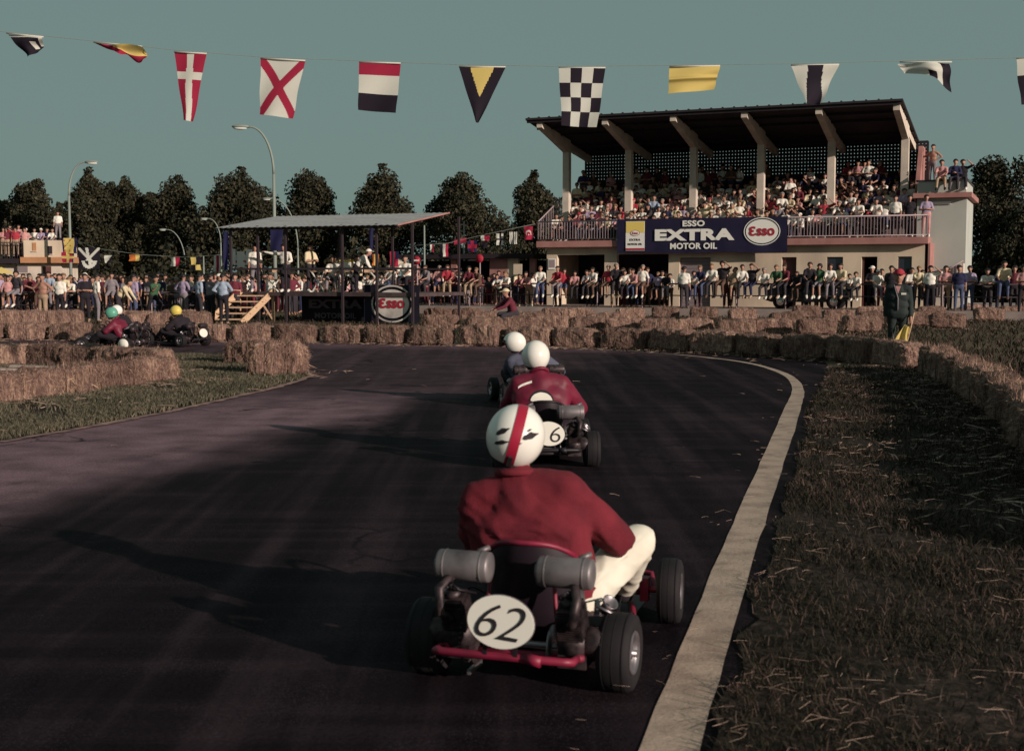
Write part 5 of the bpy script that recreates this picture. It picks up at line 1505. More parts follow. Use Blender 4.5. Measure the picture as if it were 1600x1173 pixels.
left_px = [(575, 'white'), (592, 'white'), (603, 'pink'), (614, 'white'), (632, 'charcoal'), (641, 'maroon'), (652, 'pink'), (669, 'grey'), (686, 'pink'), (700, 'red'), (707, 'maroon'), (722, 'charcoal'), (735, 'maroon'), (748, 'brown'), (777, 'white'), (790, 'white'), (812, 'maroon'), (822, 'pink'), (845, 'white'), (866, 'pink'), (874, 'red')]
for i, (px, s_) in enumerate(left_px):
    k = look()
    ps = rnd.choice(('perch_hunch', 'lean_rail', 'lean_rail', 'perch_hands'))
    fence_person(px, ps, s_, k['trousers'], f'{"leaning" if ps == "lean_rail" else "perched"} spectator in {s_} top on the rail between stage and stand, {nth(i + 1)} along', -3.0, rnd.uniform(.85, .98), hair=k['hair'], long=k['long'])
# officials on the stage
GO = 'officials on the stage'
person(T(2.45, .72, DZ), ROT + .15, 'point_arm', 'white', 'black', 'official in white shirt pointing with one arm at the front of the stage', GO)
person(T(3.35, .95, DZ), ROT + 1.2, 'stand_cross', 'cream', 'charcoal', 'official in cream shirt standing sideways in mid stage', GO)
person(T(5.5, .75, DZ), ROT + 2.0, 'bend_work', 'white', 'black', 'official in white shirt and cap bending towards the right of the stage', GO, cap='white')
person(T(4.1, 1.3, DZ), ROT + .3, 'sit_knees', 'white', 'grey', 'seated official in white shirt behind the middle table', GO)
person(T(4.95, 1.5, DZ), ROT - .2, 'sit_folded', 'cream', 'charcoal', 'seated official in cream shirt by the equipment case', GO)
person(T(1.05, .9, DZ), ROT + .5, 'stand_side', 'white', 'grey', 'official with white shirt at the left end of the stage', GO)
person(T(7.0, 1.3, DZ), ROT + .1, 'sit_knees', 'white', 'black', 'seated official in white at the right end of the stage', GO)
# crowd on the left
GL = 'people standing in the infield at the left'
Lp = [(68, 502, 'stand_bare', 'tan', 'tan', 'shirtless person in tan trousers standing before the left bales', 0), (95, 500, 'stand_side', 'white', 'black', 'person in white vest and black trousers facing the karts', .2), (134, 500, 'stand_cross', 'black', 'black', 'man all in black beside the anchor flag', .6),
      (152, 500, 'stand_side', 'white', 'grey', 'man in white shirt and grey trousers seen from behind', 2.6), (193, 499, 'bend_work', 'cream', 'charcoal', 'man in cream shirt bending over a machine behind the karts', 1.8), (209, 498, 'stand_side', 'lilac', 'denim', 'person in lilac and denim behind the white helmet', 2.9),
      (240, 497, 'run', 'green', 'black', 'running person in green jersey and black trousers', 1.3), (288, 497, 'stand_hips', 'lilac', 'grey', 'person in lilac shirt with hands on hips near the yellow helmet', 3.0), (312, 500, 'stand_side', 'pale blue', 'charcoal', 'person in pale blue shirt facing the stage', 2.6),
      (330, 503, 'stand_cross', 'grey', 'black', 'man in grey shirt left of the stage steps', 2.8), (350, 504, 'stand_hips', 'pale blue', 'black', 'man in pale blue shirt turned away right beside the stage', 3.3), (343, 499, 'stand_side', 'white', 'charcoal', 'white capped man behind the group beside the stage', 2.2), (368, 500, 'stand_cross', 'maroon', 'charcoal', 'man in maroon standing in the shade of the stage corner', .3)]
for px, py, ps, s_, t_, l, a in Lp:
    q = gnd(px, py + 3); person(q, ROT + a, ps, s_, t_, l, GL, cap='white' if 'capped' in l else None)
GF = 'spectators along the left rail fence'
c = 0
for px in range(2, 372, 10):
    k = look(); c += 1
    d = 52 + rnd.uniform(0, 1.2); x = at(px + rnd.uniform(-3, 3), 440, d).x
    ps = rnd.choice(('lean_rail', 'perch_hunch', 'stand_cross', 'stand_side', 'perch_hands'))
    s_ = rnd.choice(['pink', 'maroon', 'white', 'lilac', 'charcoal', 'navy', 'cream', 'grey', 'pale blue', 'brown'])
    yr = 51 - .06 * (x + 27)
    person((x, yr + (0 if ps in ('lean_rail', 'perch_hunch', 'perch_hands') else .4), 0), rnd.uniform(-.5, .5) - .06, ps, s_, k['trousers'], f'spectator in {s_} top at the left rail fence, {nth(c)} from the left edge', GF, k['hair'], k['cap'], k['long'], rnd.uniform(.85, 1.0))
# far crowd behind the left rail, and on the club terrace
sp = []
for i in range(150):
    px = rnd.uniform(-30, 560); d = rnd.uniform(54, 64)
    sp.append((Vector((at(px, 433, d).x, d, 0)), rnd.uniform(-.7, .7), rnd.choice(('stand_cross', 'stand_side', 'stand_shade', 'stand_hips')), rnd.uniform(.88, 1.05), rnd.randrange(8), rnd.randrange(2)))
for i in range(60):
    px = rnd.uniform(560, 860); d = rnd.uniform(58, 61)
    sp.append((Vector((at(px, 433, d).x, d + .6, GZ)), rnd.uniform(-.7, .7), rnd.choice(('stand_cross', 'stand_side')), rnd.uniform(.75, .92), rnd.randrange(8), rnd.randrange(2)))
for i in range(34):
    u = rnd.uniform(2.2, 24.5)
    sp.append((S(u, rnd.uniform(-2.5, -1.9), GZ), ROT + rnd.uniform(-.6, .6), rnd.choice(('stand_cross', 'stand_side', 'stand_hips')), rnd.uniform(.82, 1.0), rnd.randrange(8), rnd.randrange(2)))
mass('crowd', sp, mm)
tz = bz(404) + .15
for i, (px, s_, ps) in enumerate(((3, 'pink', 'stand_cross'), (13, 'yellow', 'stand_side'), (22, 'red', 'stand_side'), (33, 'pink', 'stand_hips'), (8, 'maroon', 'stand_shade'))):
    person((at(px, 433, D_).x, D_ + .4 + .3 * (i % 2), tz), .1, ps, s_, 'tan', f'{("leftmost", "middle", "right hand", "rightmost", "eye shading")[i]} person on the railed club terrace, in {s_} top', 'people on the club terrace', long=i % 2 == 0)
for i, (px, s_, c_) in enumerate(((5, 'red', None), (17, 'pink', None), (30, 'white', 'white'), (42, 'white', None), (54, 'lilac', 'white'), (62, 'navy', None), (72, 'white', None))):
    person((at(px, 433, D_).x, D_ + 1.4, bz(376) - .52 + (.0 if i > 1 else .2)), .05, 'sit_folded' if i % 2 else 'sit_knees', s_, 'grey', f'{nth(i + 1)} spectator from the left sitting on the club roof, {s_} top', 'people on the club roof', cap=c_)
person((at(82, 433, D_).x, D_ + 1.2, bz(374)), .1, 'stand_side', 'white', 'grey', 'man in white shirt and grey trousers standing on the club roof')
# man sitting on the bale beyond the track
q = gnd(800, 513)
person((at(803, 480, 38.6).x, 38.6, .02), -1.15, 'seat_low', 'maroon', 'charcoal', 'man with pale cap and maroon jacket sitting on a bale beyond the karts', cap='cream')
# flag marshal
m_over = M('green_overalls', (.013, .019, .019), .85, c2=(.020, .027, .026), scale=5, bump=.4, bscale=12)
q = at(1403, 500, 23.3)
CM['overall'] = m_over
fm = person((q.x, q.y, 0), -.35, 'marshal', 'overall', 'overall', 'flag marshal in dark green overalls and red cap holding a lowered yellow flag', cap='red')
mesh_, shl_, H_ = pose('marshal')
k = MB(); k.tube([(-.075, -.115, 1.46), (0, -.135, 1.22), (.0, -.14, 1.0)], .012, 6); put('zip', k, CM['grey'], fm)
k = MB(); k.add([(-.05, -.118, 1.44), (.05, -.118, 1.44), (0, -.135, 1.30)], [(0, 1, 2)]); put('shirt_front', k, CM['pink'], fm)
k = MB(); k.box((.10, -.128, 1.30), (.09, .01, .035)); put('pocket_badge', k, CM['white'], fm)
for sx in (-.032, .032):
    k = MB(); k.ell((H_.x + sx, H_.y - .083, H_.z + .005), (.014, .008, .008), 8, 6); put('eye', k, m_dark, fm)
hand = Vector((.265, -.17, .74))
fl = root('hand_flag', fm.matrix_basis @ hand, -.35, 'lowered yellow warning flag in the hand of the flag marshal', 'flag')
k = MB(); k.tube([(.03, .03, .22), (-.02, -.05, -.05), (-.10, -.14, -.42)], .011, 6); put('stick', k, m_wood, fl)
k = MB(); n = 12; vs = []
for j in range(n + 1):
    for i in range(n + 1):
        u, v = i / n, j / n
        a = Vector((-.01, -.03, .02)).lerp(Vector((-.10, -.14, -.40)), v)
        vs.append(a + Vector((-.34, -.02, -.14)) * u * (.35 + .65 * v) + Vector((0, .035 * math.sin(u * 9 + v * 5), -.03 * math.sin(u * 5))))
k.add(vs, [(j * (n + 1) + i, j * (n + 1) + i + 1, (j + 1) * (n + 1) + i + 1, (j + 1) * (n + 1) + i) for j in range(n) for i in range(n)], 0, True)
put('cloth', k, m_fy, fl)
# ------------------------------------------------------------------ karts
m_rubber = M('kart_rubber', (.008, .006, .008), .8, c2=(.014, .010, .013), scale=9, spec=.3)
m_redp2 = M('red_frame_paint', (.20, .010, .035), .5, c2=(.07, .006, .015), scale=9, lo=.45, hi=.75, spec=.4)
m_blkp = M('black_frame_paint', (.014, .010, .014), .5)
m_alu = M('cast_aluminium', (.36, .32, .34), .42, .85, c2=(.22, .19, .21), scale=9)
m_muf = M('dull_silver_muffler', (.22, .19, .20), .5, .5, c2=(.09, .075, .082), scale=7, lo=.40, hi=.72)
m_eng = M('oily_engine', (.018, .013, .016), .5, .5, c2=(.075, .052, .055), scale=26)
m_seat = M('black_vinyl', (.014, .008, .013), .45)
m_plate = M('plate_white', (.66, .61, .56), .6)
m_ink = M('brush_black', (.014, .010, .014), .7)
m_helm = M('helmet_white', (.78, .74, .70), .30, c2=(.69, .64, .60), scale=5, spec=.4, coat=.2)
m_redc = M('helmet_red_tape', (.30, .012, .035), .45)
m_jack = M('red_cotton', (.165, .014, .025), .9, c2=(.100, .008, .016), scale=6, bump=.35, bscale=240)
m_jack2 = M('maroon_nylon', (.150, .010, .030), .55, c2=(.10, .007, .022), scale=5)
m_jackb = M('grey_blue_cloth', (.085, .085, .125), .9, c2=(.06, .06, .09), scale=6)
m_trou = M('cream_trousers', (.66, .60, .52), .85, c2=(.55, .49, .42), scale=5)
m_blackc = M('black_cloth', (.016, .011, .016), .9)
def wheel(par, x, y, R, w, rim_mat, steer=0., disc=False):
    t = MB(); hw = w / 2
    t.lathe([(R * .52, -hw * .8), (R * .80, -hw), (R * .95, -hw * .86), (R, -hw * .45), (R * 1.0, hw * .45), (R * .95, hw * .86), (R * .80, hw), (R * .52, hw * .8)], (0, 0, 0), (1, 0, 0), 36)
    for s in (-.30, 0, .30):
        t.lathe([(R * 1.0 + .001, w * (s - .02)), (R * 1.012, w * s), (R * 1.0 + .001, w * (s + .02))], (0, 0, 0), (1, 0, 0), 36)
    wv = put('wheel', t, m_rubber, par, (x, y, R), (0, 0, steer))
    s = 1 if x > 0 else -1
    r = MB()
    r.lathe([(R * .56, s * hw * .86), (R * .53, s * hw * .95), (R * .47, s * hw * .70), (R * .40, s * hw * .25), (R * .20, s * hw * .20), (R * .17, s * hw * .75), (0, s * hw * .8)], (0, 0, 0), (1, 0, 0), 28)
    r.lathe([(R * .56, -s * hw * .86), (R * .50, -s * hw * .6), (R * .2, -s * hw * .3), (0, -s * hw * .3)], (0, 0, 0), (1, 0, 0), 24)
    for i in range(4):
        a = i * math.pi / 2 + .4
        r.lathe([(.009, s * hw * .30), (.009, s * hw * .42), (0, s * hw * .42)], (0, R * .30 * math.cos(a), R * .30 * math.sin(a)), (1, 0, 0), 6)
    put('rim', r, rim_mat, wv)
    if disc:
        k = MB(); k.lathe([(0, s * (hw + .012)), (R * .80, s * (hw + .010)), (R * .80, s * hw * .9)], (0, 0, 0), (1, 0, 0), 28); put('wheel_disc', k, m_plate, wv)
    return wv
def kart(loc, head, label, paint, number=None, muf=None, disc=False, plate_z=.32, plate=True, wb=1.03, group='racing karts', shear=.32):
    r_ = root('racing_kart', (loc[0], loc[1], 0), rotz(*head), label, 'kart', group)
    A = lambda n, mb, mt, par=r_: put(n, mb, mt, par)
    # frame of welded tube
    f = MB(); rr = .0145
    for s in (-1, 1):
        f.tube([(s * .27, -.20, .17), (s * .28, .0, .115), (s * .29, .25, .07), (s * .30, .70, .07), (s * .20, 1.10, .08), (s * .12, 1.32, .09)], rr, 8)
        f.tube([(s * .28, 1.02, .15), (s * .12, 1.06, .13)], .014, 8)
        f.tube([(s * .29, .30, .07), (s * .33, .28, .18), (s * .30, .10, .30)], .010, 8)
    for y, z, hw in ((-.02, .115, .28), (.32, .07, .29), (.72, .07, .30), (1.04, .13, .28)): f.tube([(-hw, y, z), (hw, y, z)], rr, 8)
    f.tube([(-.12, 1.32, .09), (0, 1.35, .10), (.12, 1.32, .09)], rr, 8)
    A('frame', f, paint)
    b = MB(); b.tube([(-.27, -.20, .17), (-.27, -.27, .175), (-.24, -.29, .18), (.24, -.29, .18), (.27, -.27, .175), (.27, -.20, .17)], .016, 8)
    b.tube([(.10, -.295, .185), (.16, -.30, .175)], .022, 8)
    A('rear_bumper', b, paint)
    fp = MB(); fp.box((0, .80, .058), (.52, .95, .006)); A('floor_pan', fp, m_blkp)
    ax = MB(); ax.tube([(-.46, 0, .15), (.46, 0, .15)], .0145, 10); A('rear_axle', ax, m_alu)
    sp = MB(); sp.lathe([(.02, -.004), (.095, -.004), (.10, 0), (.095, .004), (.02, .004)], (-.19, 0, .15), (1, 0, 0), 26)
    A('sprocket', sp, m_eng)
    bd = MB(); bd.lathe([(.02, -.004), (.085, -.004), (.085, .004), (.02, .004)], (.12, 0, .15), (1, 0, 0), 26); A('brake_disc', bd, m_alu)
    for x in (-.39, .39): wheel(r_, x, 0, .152, .135, m_alu, 0, disc)
    for x in (-.40, .40):
        wheel(r_, x, wb, .150, .11, m_alu, .10)
        k = MB(); k.tube([(x * .68, wb, .15), (x, wb, .15)], .016, 8); k.box((x * .70, wb, .15), (.04, .05, .11)); A('stub_axle', k, paint)
    # seat shell
    s_ = MB(); n, m = 12, 8; vs = []
    prof = [(.52, .095), (.34, .085), (.18, .09), (.085, .15), (.035, .27), (.012, .39), (.0, .47), (-.004, .52), (-.005, .555)]
    for j, (y, z) in enumerate(prof):
        for i in range(n + 1):
            u = (i / n - .5) * 2
            wd = .20 if j < 4 else .215 - .008 * (j - 4)
            vs.append((u * wd, y + (.13 * u * u if j >= 4 else 0), z + (.10 * u ** 4 if j < 4 else (-.07 * abs(u) ** 3 if j > 5 else 0))))
    s_.add(vs, [(j * (n + 1) + i, j * (n + 1) + i + 1, (j + 1) * (n + 1) + i + 1, (j + 1) * (n + 1) + i) for j in range(len(prof) - 1) for i in range(n)], 0, True)
    se = A('seat', s_, m_seat)
    e = MB(); e.tube([vs[(len(prof) - 1) * (n + 1) + i] for i in range(n + 1)], .011, 8); put('seat_piping', e, paint, se)
    for s in (-.15, .15):
        e = MB(); e.tube([(s, .0, .13), (s * .95, -.03, .30), (s * .85, -.01, .44)], .009, 6); put('seat_stay', e, paint, se)
    # two engines beside the seat
    for s in (-1, 1):
        en = MB(); en.ell((s * .235, -.075, .20), (.075, .085, .075), 14, 10); en.box((s * .235, -.075, .135), (.11, .13, .05))
        en.lathe([(.045, -.05), (.062, -.04), (.062, .04), (.045, .05), (0, .05)], (s * .31, -.075, .20), (s, 0, 0), 18)
        ev = A('engine', en, m_eng)
        c = MB()
        for q in range(13):
            o_ = Vector((s * .235, -.112 - q * .0045, .245 + q * .0098))
            c.box(o_, (.100 - (.012 if q > 10 else 0), .108 - (.012 if q > 10 else 0), .0045), Matrix.Rotation(.42, 3, 'X'))
        c.box((s * .235, -.139, .304), (.082, .086, .125), Matrix.Rotation(.42, 3, 'X'))
        c.lathe([(.03, 0), (.036, .012), (.018, .022), (0, .022)], (s * .235, -.170, .372), (0, -.42, .9), 12)
        put('cylinder_fin', c, m_eng, ev)
        p = MB(); p.tube([(s * .235, -.178, .39), (s * .235, -.190, .42)], .010, 8); p.tube([(s * .235, -.190, .42), (s * .20, -.20, .40), (s * .17, -.08, .36)], .005, 6); put('spark_lead', p, m_blkp, ev)
        cb = MB(); cb.box((s * .285, .055, .245), (.06, .07, .07)); cb.lathe([(.020, 0), (.030, .05), (.033, .055), (.018, .05)], (s * .315, .055, .25), (s, .25, .1), 14)
        cb.tube([(s * .285, .055, .28), (s * .285, .07, .33)], .012, 8); put('carburettor', cb, m_alu, ev)
        tp = MB(); tp.lathe([(.020, 0), (.020, .03), (.034, .06), (.030, .058), (.016, .03)], (s * .315, .03, .30), (s * .6, -.3, .7), 14); tp.tube([(s * .30, -.02, .33), (s * .36, .0, .30), (s * .37, .05, .24)], .007, 6); put('air_trumpet', tp, m_alu, ev)
        x = MB(); x.tube([(s * .235, -.185, .285), (s * .262, -.235, .31), (s * .275, -.215, .40), (s * .235, -.12, .455)], .019, 8); put('exhaust_pipe', x, m_eng, ev)
        mu = MB()
        mu.lathe([(0, -.118), (.030, -.118), (.034, -.112), (.057, -.105), (.060, -.098), (.060, .098), (.057, .105), (.030, .112), (0, .112)], (s * .205 , -.115, .475), (1, 0, .0), 26)
        for q in (-.075, .075): mu.lathe([(.0605, q - .004), (.063, q), (.0605, q + .004)], (s * .205, -.115, .475), (1, 0, 0), 26)
        mu.tube([(s * .205 + .05, -.10, .53), (s * .205 + .09, -.075, .545)], .011, 8)
        put('muffler', mu, muf or m_muf, ev)
    ch = MB(); ch.box((-.19, -.04, .25), (.012, .17, .02)); ch.box((-.19, -.04, .05), (.012, .15, .02)); A('chain_guard', ch, m_alu)
    g = MB(); g.box((.335, -.05, .13), (.012, .13, .11), Matrix.Rotation(.2, 3, 'X')); A('guard_plate', g, m_alu)
    # cables and fuel line
    for s in (-1, 1):
        k = MB(); k.tube([(s * .285, .08, .32), (s * .30, .25, .30), (s * .25, .60, .14), (s * .16, 1.08, .13)], .0045, 5); A('throttle_cable', k, m_blkp)
        k = MB(); k.tube([(s * .285, .02, .24), (s * .20, .12, .17), (s * .10, .30, .10)], .005, 5); A('fuel_line', k, m_rubber)
    k = MB(); n_ = 34
    for q in range(n_): k.tube([(-.19, -.115 + .0 * q + (.10 * math.cos(q / n_ * 6.283)) * 1.0, .20 + .105 * math.sin(q / n_ * 6.283)), (-.19, -.115 + .10 * math.cos((q + .6) / n_ * 6.283), .20 + .105 * math.sin((q + .6) / n_ * 6.283))], .006, 4)
    A('chain', k, m_eng)['kind'] = 'stuff'
    # steering
    c = MB(); c.tube([(0, 1.0, .12), (0, .70, .455)], .011, 8); cv = A('steering_column', c, m_blkp)
    sw = MB(); ctr = Vector((0, .69, .47)); axw = Vector((0, -.66, .75)).normalized(); uu = Vector((1, 0, 0)); ww = axw.cross(uu)
    sw.tube([ctr + (uu * math.cos(a) + ww * math.sin(a)) * .135 for a in [2 * math.pi * i / 28 for i in range(28)]], .013, 8, closed=True)
    for a in (.2, 2.94, 4.71): sw.tube([ctr, ctr + (uu * math.cos(a) + ww * math.sin(a)) * .135], .008, 6)
    put('steering_wheel', sw, m_blkp, cv)
    for s in (-1, 1):
        pd = MB(); pd.box((s * .14, 1.14, .16), (.06, .012, .13), Matrix.Rotation(-.35, 3, 'X')); A('pedal', pd, m_alu)
    nb = MB(); nb.tube([(-.30, 1.16, .12), (-.26, 1.30, .16), (0, 1.36, .17), (.26, 1.30, .16), (.30, 1.16, .12)], .013, 8); A('front_bumper', nb, paint)
    if plate:
        e = MB(); oval(e, 0, 0, .130, .098, .004, .010, 0, 44)
        pl_ = put('number_plate', e, m_plate, r_, (.008, -.315, plate_z), (math.radians(-8), math.radians(6), 0))
        e = MB(); oval(e, 0, 0, .133, .101, .008, .008, 0, 44, inner=(.127, .095)); put('plate_rim', e, m_alu, pl_)
        if number:
            me = text_mesh('racing_number', number, 1., m_ink, -.012, 1., .012, .95)
            me.transform(Matrix(((1, shear, 0, 0), (0, 1, 0, 0), (0, 0, .1, 0), (0, 0, 0, 1)))); fit(me, .190 if len(number) > 1 else .085, .128)
            put('racing_number', me, None, pl_, (.0 if len(number) > 1 else .055, -.0085, .0), (math.pi / 2, 0, 0))
        k = MB(); k.bar((-.06, -.30, .18), (-.06, -.305, plate_z), .015, .006); k.bar((.06, -.30, .18), (.06, -.305, plate_z), .015, .006); A('plate_bracket', k, m_blkp)
    return r_
# helmets: open-face shells, front is +Y
HR = (.122, .146, .134)
def hsurf(th, ph, s=1.):
    return Vector((HR[0] * s * math.sin(th) * math.cos(ph), HR[1] * s * math.sin(th) * math.sin(ph), HR[2] * s * math.cos(th)))
def hlim(ph):
    f = math.sin(ph)
    t = min(1, max(0, (f - .35) / .30)); t = t * t * (3 - 2 * t)
    return 2.42 * (1 - t) + 1.33 * t + .12 * max(0, -f)
def helmet(par, loc, rot, mat, stripe=None, marks=False, name='helmet'):
    nu, nv = 44, 22
    k = MB(); vs = [hsurf(hlim(2 * math.pi * j / nu) * i / nv, 2 * math.pi * j / nu) for i in range(nv + 1) for j in range(nu)]
    fs = [(i * nu + j, (i + 1) * nu + j, (i + 1) * nu + (j + 1) % nu, i * nu + (j + 1) % nu) for i in range(nv) for j in range(nu)]
    k.add(vs, fs, 0, True)
    h = put(name, k, mat, par, loc, rot)
    k = MB(); k.add([v * .955 for v in vs], [f[::-1] for f in fs], 0, True); put('helmet_lining', k, m_blackc, h)
    k = MB(); k.tube([hsurf(hlim(2 * math.pi * j / nu), 2 * math.pi * j / nu, .985) for j in range(nu)], .0085, 8, closed=True); put('helmet_rim', k, m_blackc, h)
    # black leather neck curtain
    k = MB(); n = 30; vs = []
    for j in range(n + 1):
        ph = math.pi * (.93 + 1.14 * j / n)
        a = hsurf(hlim(ph), ph, .97); vs += [a + Vector((0, 0, .012)), a * .90 + Vector((0, 0, -.035))]
    k.add(vs, [(2 * j, 2 * j + 1, 2 * j + 3, 2 * j + 2) for j in range(n)], 0, True); put('neck_curtain', k, m_blackc, h)
    if stripe:
        k = MB(); vs = []; n = 40; hw = .021
        for i in range(n + 1):
            a = -1.22 + (1.22 + 2.48) * i / n                                 # along the crown from brow to nape
            p = Vector((0, -HR[1] * math.sin(a), HR[2] * math.cos(a))) * 1.018
            for x in (-hw, 0, hw): vs.append((x, p.y * (1 - .5 * (x / HR[0]) ** 2), p.z * (1 - .5 * (x / HR[0]) ** 2)))
        k.add(vs, [(3 * i + q, 3 * i + q + 1, 3 * i + q + 4, 3 * i + q + 3) for i in range(n) for q in (0, 1)], 0, True); put('helmet_stripe', k, stripe, h)
        k = MB(); p = hsurf(2.25, -math.pi / 2, 1.02); k.box(p, (.020, .012, .055), Matrix.Rotation(.65, 3, 'X')); k.box(p + Vector((0, 0, .028)), (.026, .010, .008), Matrix.Rotation(.65, 3, 'X')); put('strap_buckle', k, m_blackc, h)
    if marks:
        k = MB()
        def leaf(x0, z0, x1, z1, w):
            n = 12; up, lo = [], []
            for i in range(n + 1):
                t = i / n; x, z = x0 + (x1 - x0) * t, z0 + (z1 - z0) * t
                dx, dz = x1 - x0, z1 - z0; l = math.hypot(dx, dz); q = w * math.sin(math.pi * t ** .8) * (1 + .15 * math.sin(t * 14))
                for lst, s in ((up, q), (lo, -q * .6)):
                    X, Z = x - dz / l * s, z + dx / l * s
                    y = -HR[1] * 1.009 * math.sqrt(max(.02, 1 - (X / HR[0]) ** 2 - (Z / HR[2]) ** 2)); lst.append((X, y, Z))
            vs = [p for pr in zip(up, lo) for p in pr]
            k.add(vs, [(2 * i, 2 * i + 1, 2 * i + 3, 2 * i + 2) for i in range(n)], 0, True)
        leaf(.026, .020, .088, .052, .017); leaf(.036, .052, .056, .066, .005); leaf(.030, .006, -.026, -.030, .006)
        leaf(-.082, .004, -.032, .050, .013); leaf(-.080, -.034, -.020, -.002, .011)
        put('helmet_emblem', k, m_ink, h)
    return h
def folds(me, amp):                                                        # cloth creases running down across the back, tighter at the elbows
    ns = [v.normal.copy() for v in me.vertices]
    for v, q in zip(me.vertices, ns):
        c = v.co
        u, w = c.x * .55 + c.z * .83, c.x * .83 - c.z * .55
        wob = noise.noise(Vector((c.x * 4, c.y * 4, c.z * 4))) * .05
        a = 1 - 2 * abs(noise.noise(Vector((u * 13 + wob * 20, w * 2.6, c.y * 3))))
        b = 1 - 2 * abs(noise.noise(Vector((u * 26 + 7, w * 7 + wob * 30, c.y * 9))))
        k = noise.noise(Vector((c.x * 2.2 + 5, c.y * 2.2, c.z * 2.2))) * .5 + .6
        low = min(1., max(.35, (.80 - c.z) / .30))
        v.co = c + q * amp * low * (k * (a ** 2 * (1 if a > 0 else -.4)) + .35 * b * k)
    me.update()
def driver(kt, label, cfg, jacket, trousers, helm, group='kart drivers', hero=False):
    V_ = lambda p: Vector(p)
    P, N = V_(cfg['pel']), V_(cfg['neck']); H = V_(cfg['head'])
    ax = (N - P).normalized(); tw = cfg.get('twist', 0.)
    X = Vector((math.cos(tw), math.sin(tw), cfg.get('sroll', 0.))).normalized()
    caps, jk, tr = [], [], []
    def A(p, q, r0, r1, to=None, add=.014):
        caps.append((p, q, r0, r1))
        if to is not None: to.append((p, q, r0 + add, r1 + add))
    A(P - X * .07, P + X * .07, .120, .120); tr.append((P - X * .075, P + X * .075, .128, .128))
    st_ = N - ax * .065
    m1, m2 = P + (N - P) * .30, P + (N - P) * .62
    A(m1 - X * .075, m1 + X * .075, .112, .112, jk, .022); A(m2 - X * .095, m2 + X * .095, .114, .114, jk, .018)
    jk.append((m1 - X * .13, m2 - X * .16, .095, .095)); jk.append((m1 + X * .13, m2 + X * .16, .095, .095)); jk.append((m2 - X * .16, st_ - X * .13, .095, .075)); jk.append((m2 + X * .16, st_ + X * .13, .095, .075))
    jk.append((P + (N - P) * .12 - X * .07, P + (N - P) * .12 + X * .07, .128, .128))
    A(st_ - X * .125, st_ + X * .125, .066, .066, jk, .016); A(P + ax * .1, N - ax * .1, .115, .10, jk, .02)
    jk.append((N - ax * .08, N + ax * .0, .095, .068)); jk.append((N - ax * .02, N + (H - N) * .14, .062, .058))   # collar
    A(N - ax * .05, H - Vector((0, 0, .04)), .055, .052); A(H + Vector((0, -.01, .03)), H + Vector((0, .01, -.05)), .092, .075)
    A(H + Vector((0, .03, -.06)), H + Vector((0, .05, -.09)), .045, .036)
    yw = cfg.get('yaw', 0.); fd = Vector((-math.sin(yw), math.cos(yw), 0))
    A(H + fd * .092 + Vector((0, 0, -.01)), H + fd * .108 + Vector((0, 0, -.045)), .012, .017)
    for i, s in enumerate((-1, 1)):
        Sx = st_ + X * s * .185 - ax * .015
        E, Wr = V_(cfg['elbow'][i]), V_(cfg['wrist'][i])
        A(Sx, E, .060, .048, jk, .020); A(E, Wr, .046, .031, jk, .014)
        G = V_(cfg['grip'][i])
        kn = Wr + (G - Wr) * .75
        side = Vector((0, .55, .60)).normalized()
        for q in range(4):                                                     # palm edge and four curled fingers
            o_ = (q - 1.5) * .021; b0 = Wr + (G - Wr) * .15 + side * o_ * .6; b1 = kn + side * o_
            A(b0, b1, .016, .012)
            l = (.9, 1., .97, .8)[q]
            d1 = Vector((-s * .25, .30, -.25)).normalized(); c1 = b1 + (G - Wr).normalized() * .018 * l + d1 * .012
            c2 = c1 + Vector((-s * .8, .3, -.3)).normalized() * .024 * l; c3 = c2 + Vector((-s * .5, -.7, -.4)).normalized() * .020 * l
            A(b1, c1, .0105, .010); A(c1, c2, .010, .009); A(c2, c3, .009, .008)
        t0 = Wr + (G - Wr) * .3 + side * .03; t1 = t0 + Vector((-s * .6, -.1, .5)).normalized() * .035; t2 = t1 + Vector((-s * .9, .2, -.1)).normalized() * .028
        A(t0, t1, .014, .011); A(t1, t2, .011, .009)
        Q = P + X * s * .09; K, An = V_(cfg['knee'][i]), V_(cfg['ankle'][i])
        A(Q, K, .088, .062, tr, .014); A(K, An, .060, .042, tr, .014)
        To = An + Vector((0, .11, .13)); A(An, To, .045, .036)
    vx = .007 if hero else .012
    me = remesh('person', caps, vx, .35 if hero else .3, 2, seg=12)
    me.materials.clear(); me.materials.append(m_skin)
    o = put('person', me, None, None, kt.location, kt.rotation_euler)
    tag(o, label, 'person', group)
    def cloth(nm, cs, mat, wr, ws, it=5):
        m_ = remesh(nm, cs, .010 if hero else .014, .6 if hero else .4, it, wr, ws, seg=14); m_.materials.clear(); m_.materials.append(mat)
        return put(nm, m_, None, o)
    j = cloth('jacket', jk, jacket, 0, 7, 26 if hero else 14)
    folds(j.data, .030 if hero else .014)
    cl_ = MB(); up = (H - N).normalized(); c0 = N + (H - N) * .10; sx_ = up.cross(Vector((0, 1, 0))).normalized(); sy_ = sx_.cross(up)
    cl_.tube([c0 + sx_ * math.cos(a) * .076 + sy_ * math.sin(a) * .080 for a in [6.283 * q / 24 for q in range(24)]], .016, 8, closed=True); put('collar', cl_, jacket, j)
    cloth('trousers', tr, trousers, 0, 9, 8)
    folds(o.children[-1].data, .017)
    for i in (0, 1):
        An = V_(cfg['ankle'][i]); k = MB(); capsule(k, An + Vector((0, -.01, -.02)), An + Vector((0, .11, .12)), .052, .044); put('shoe', k, m_blackc, o)
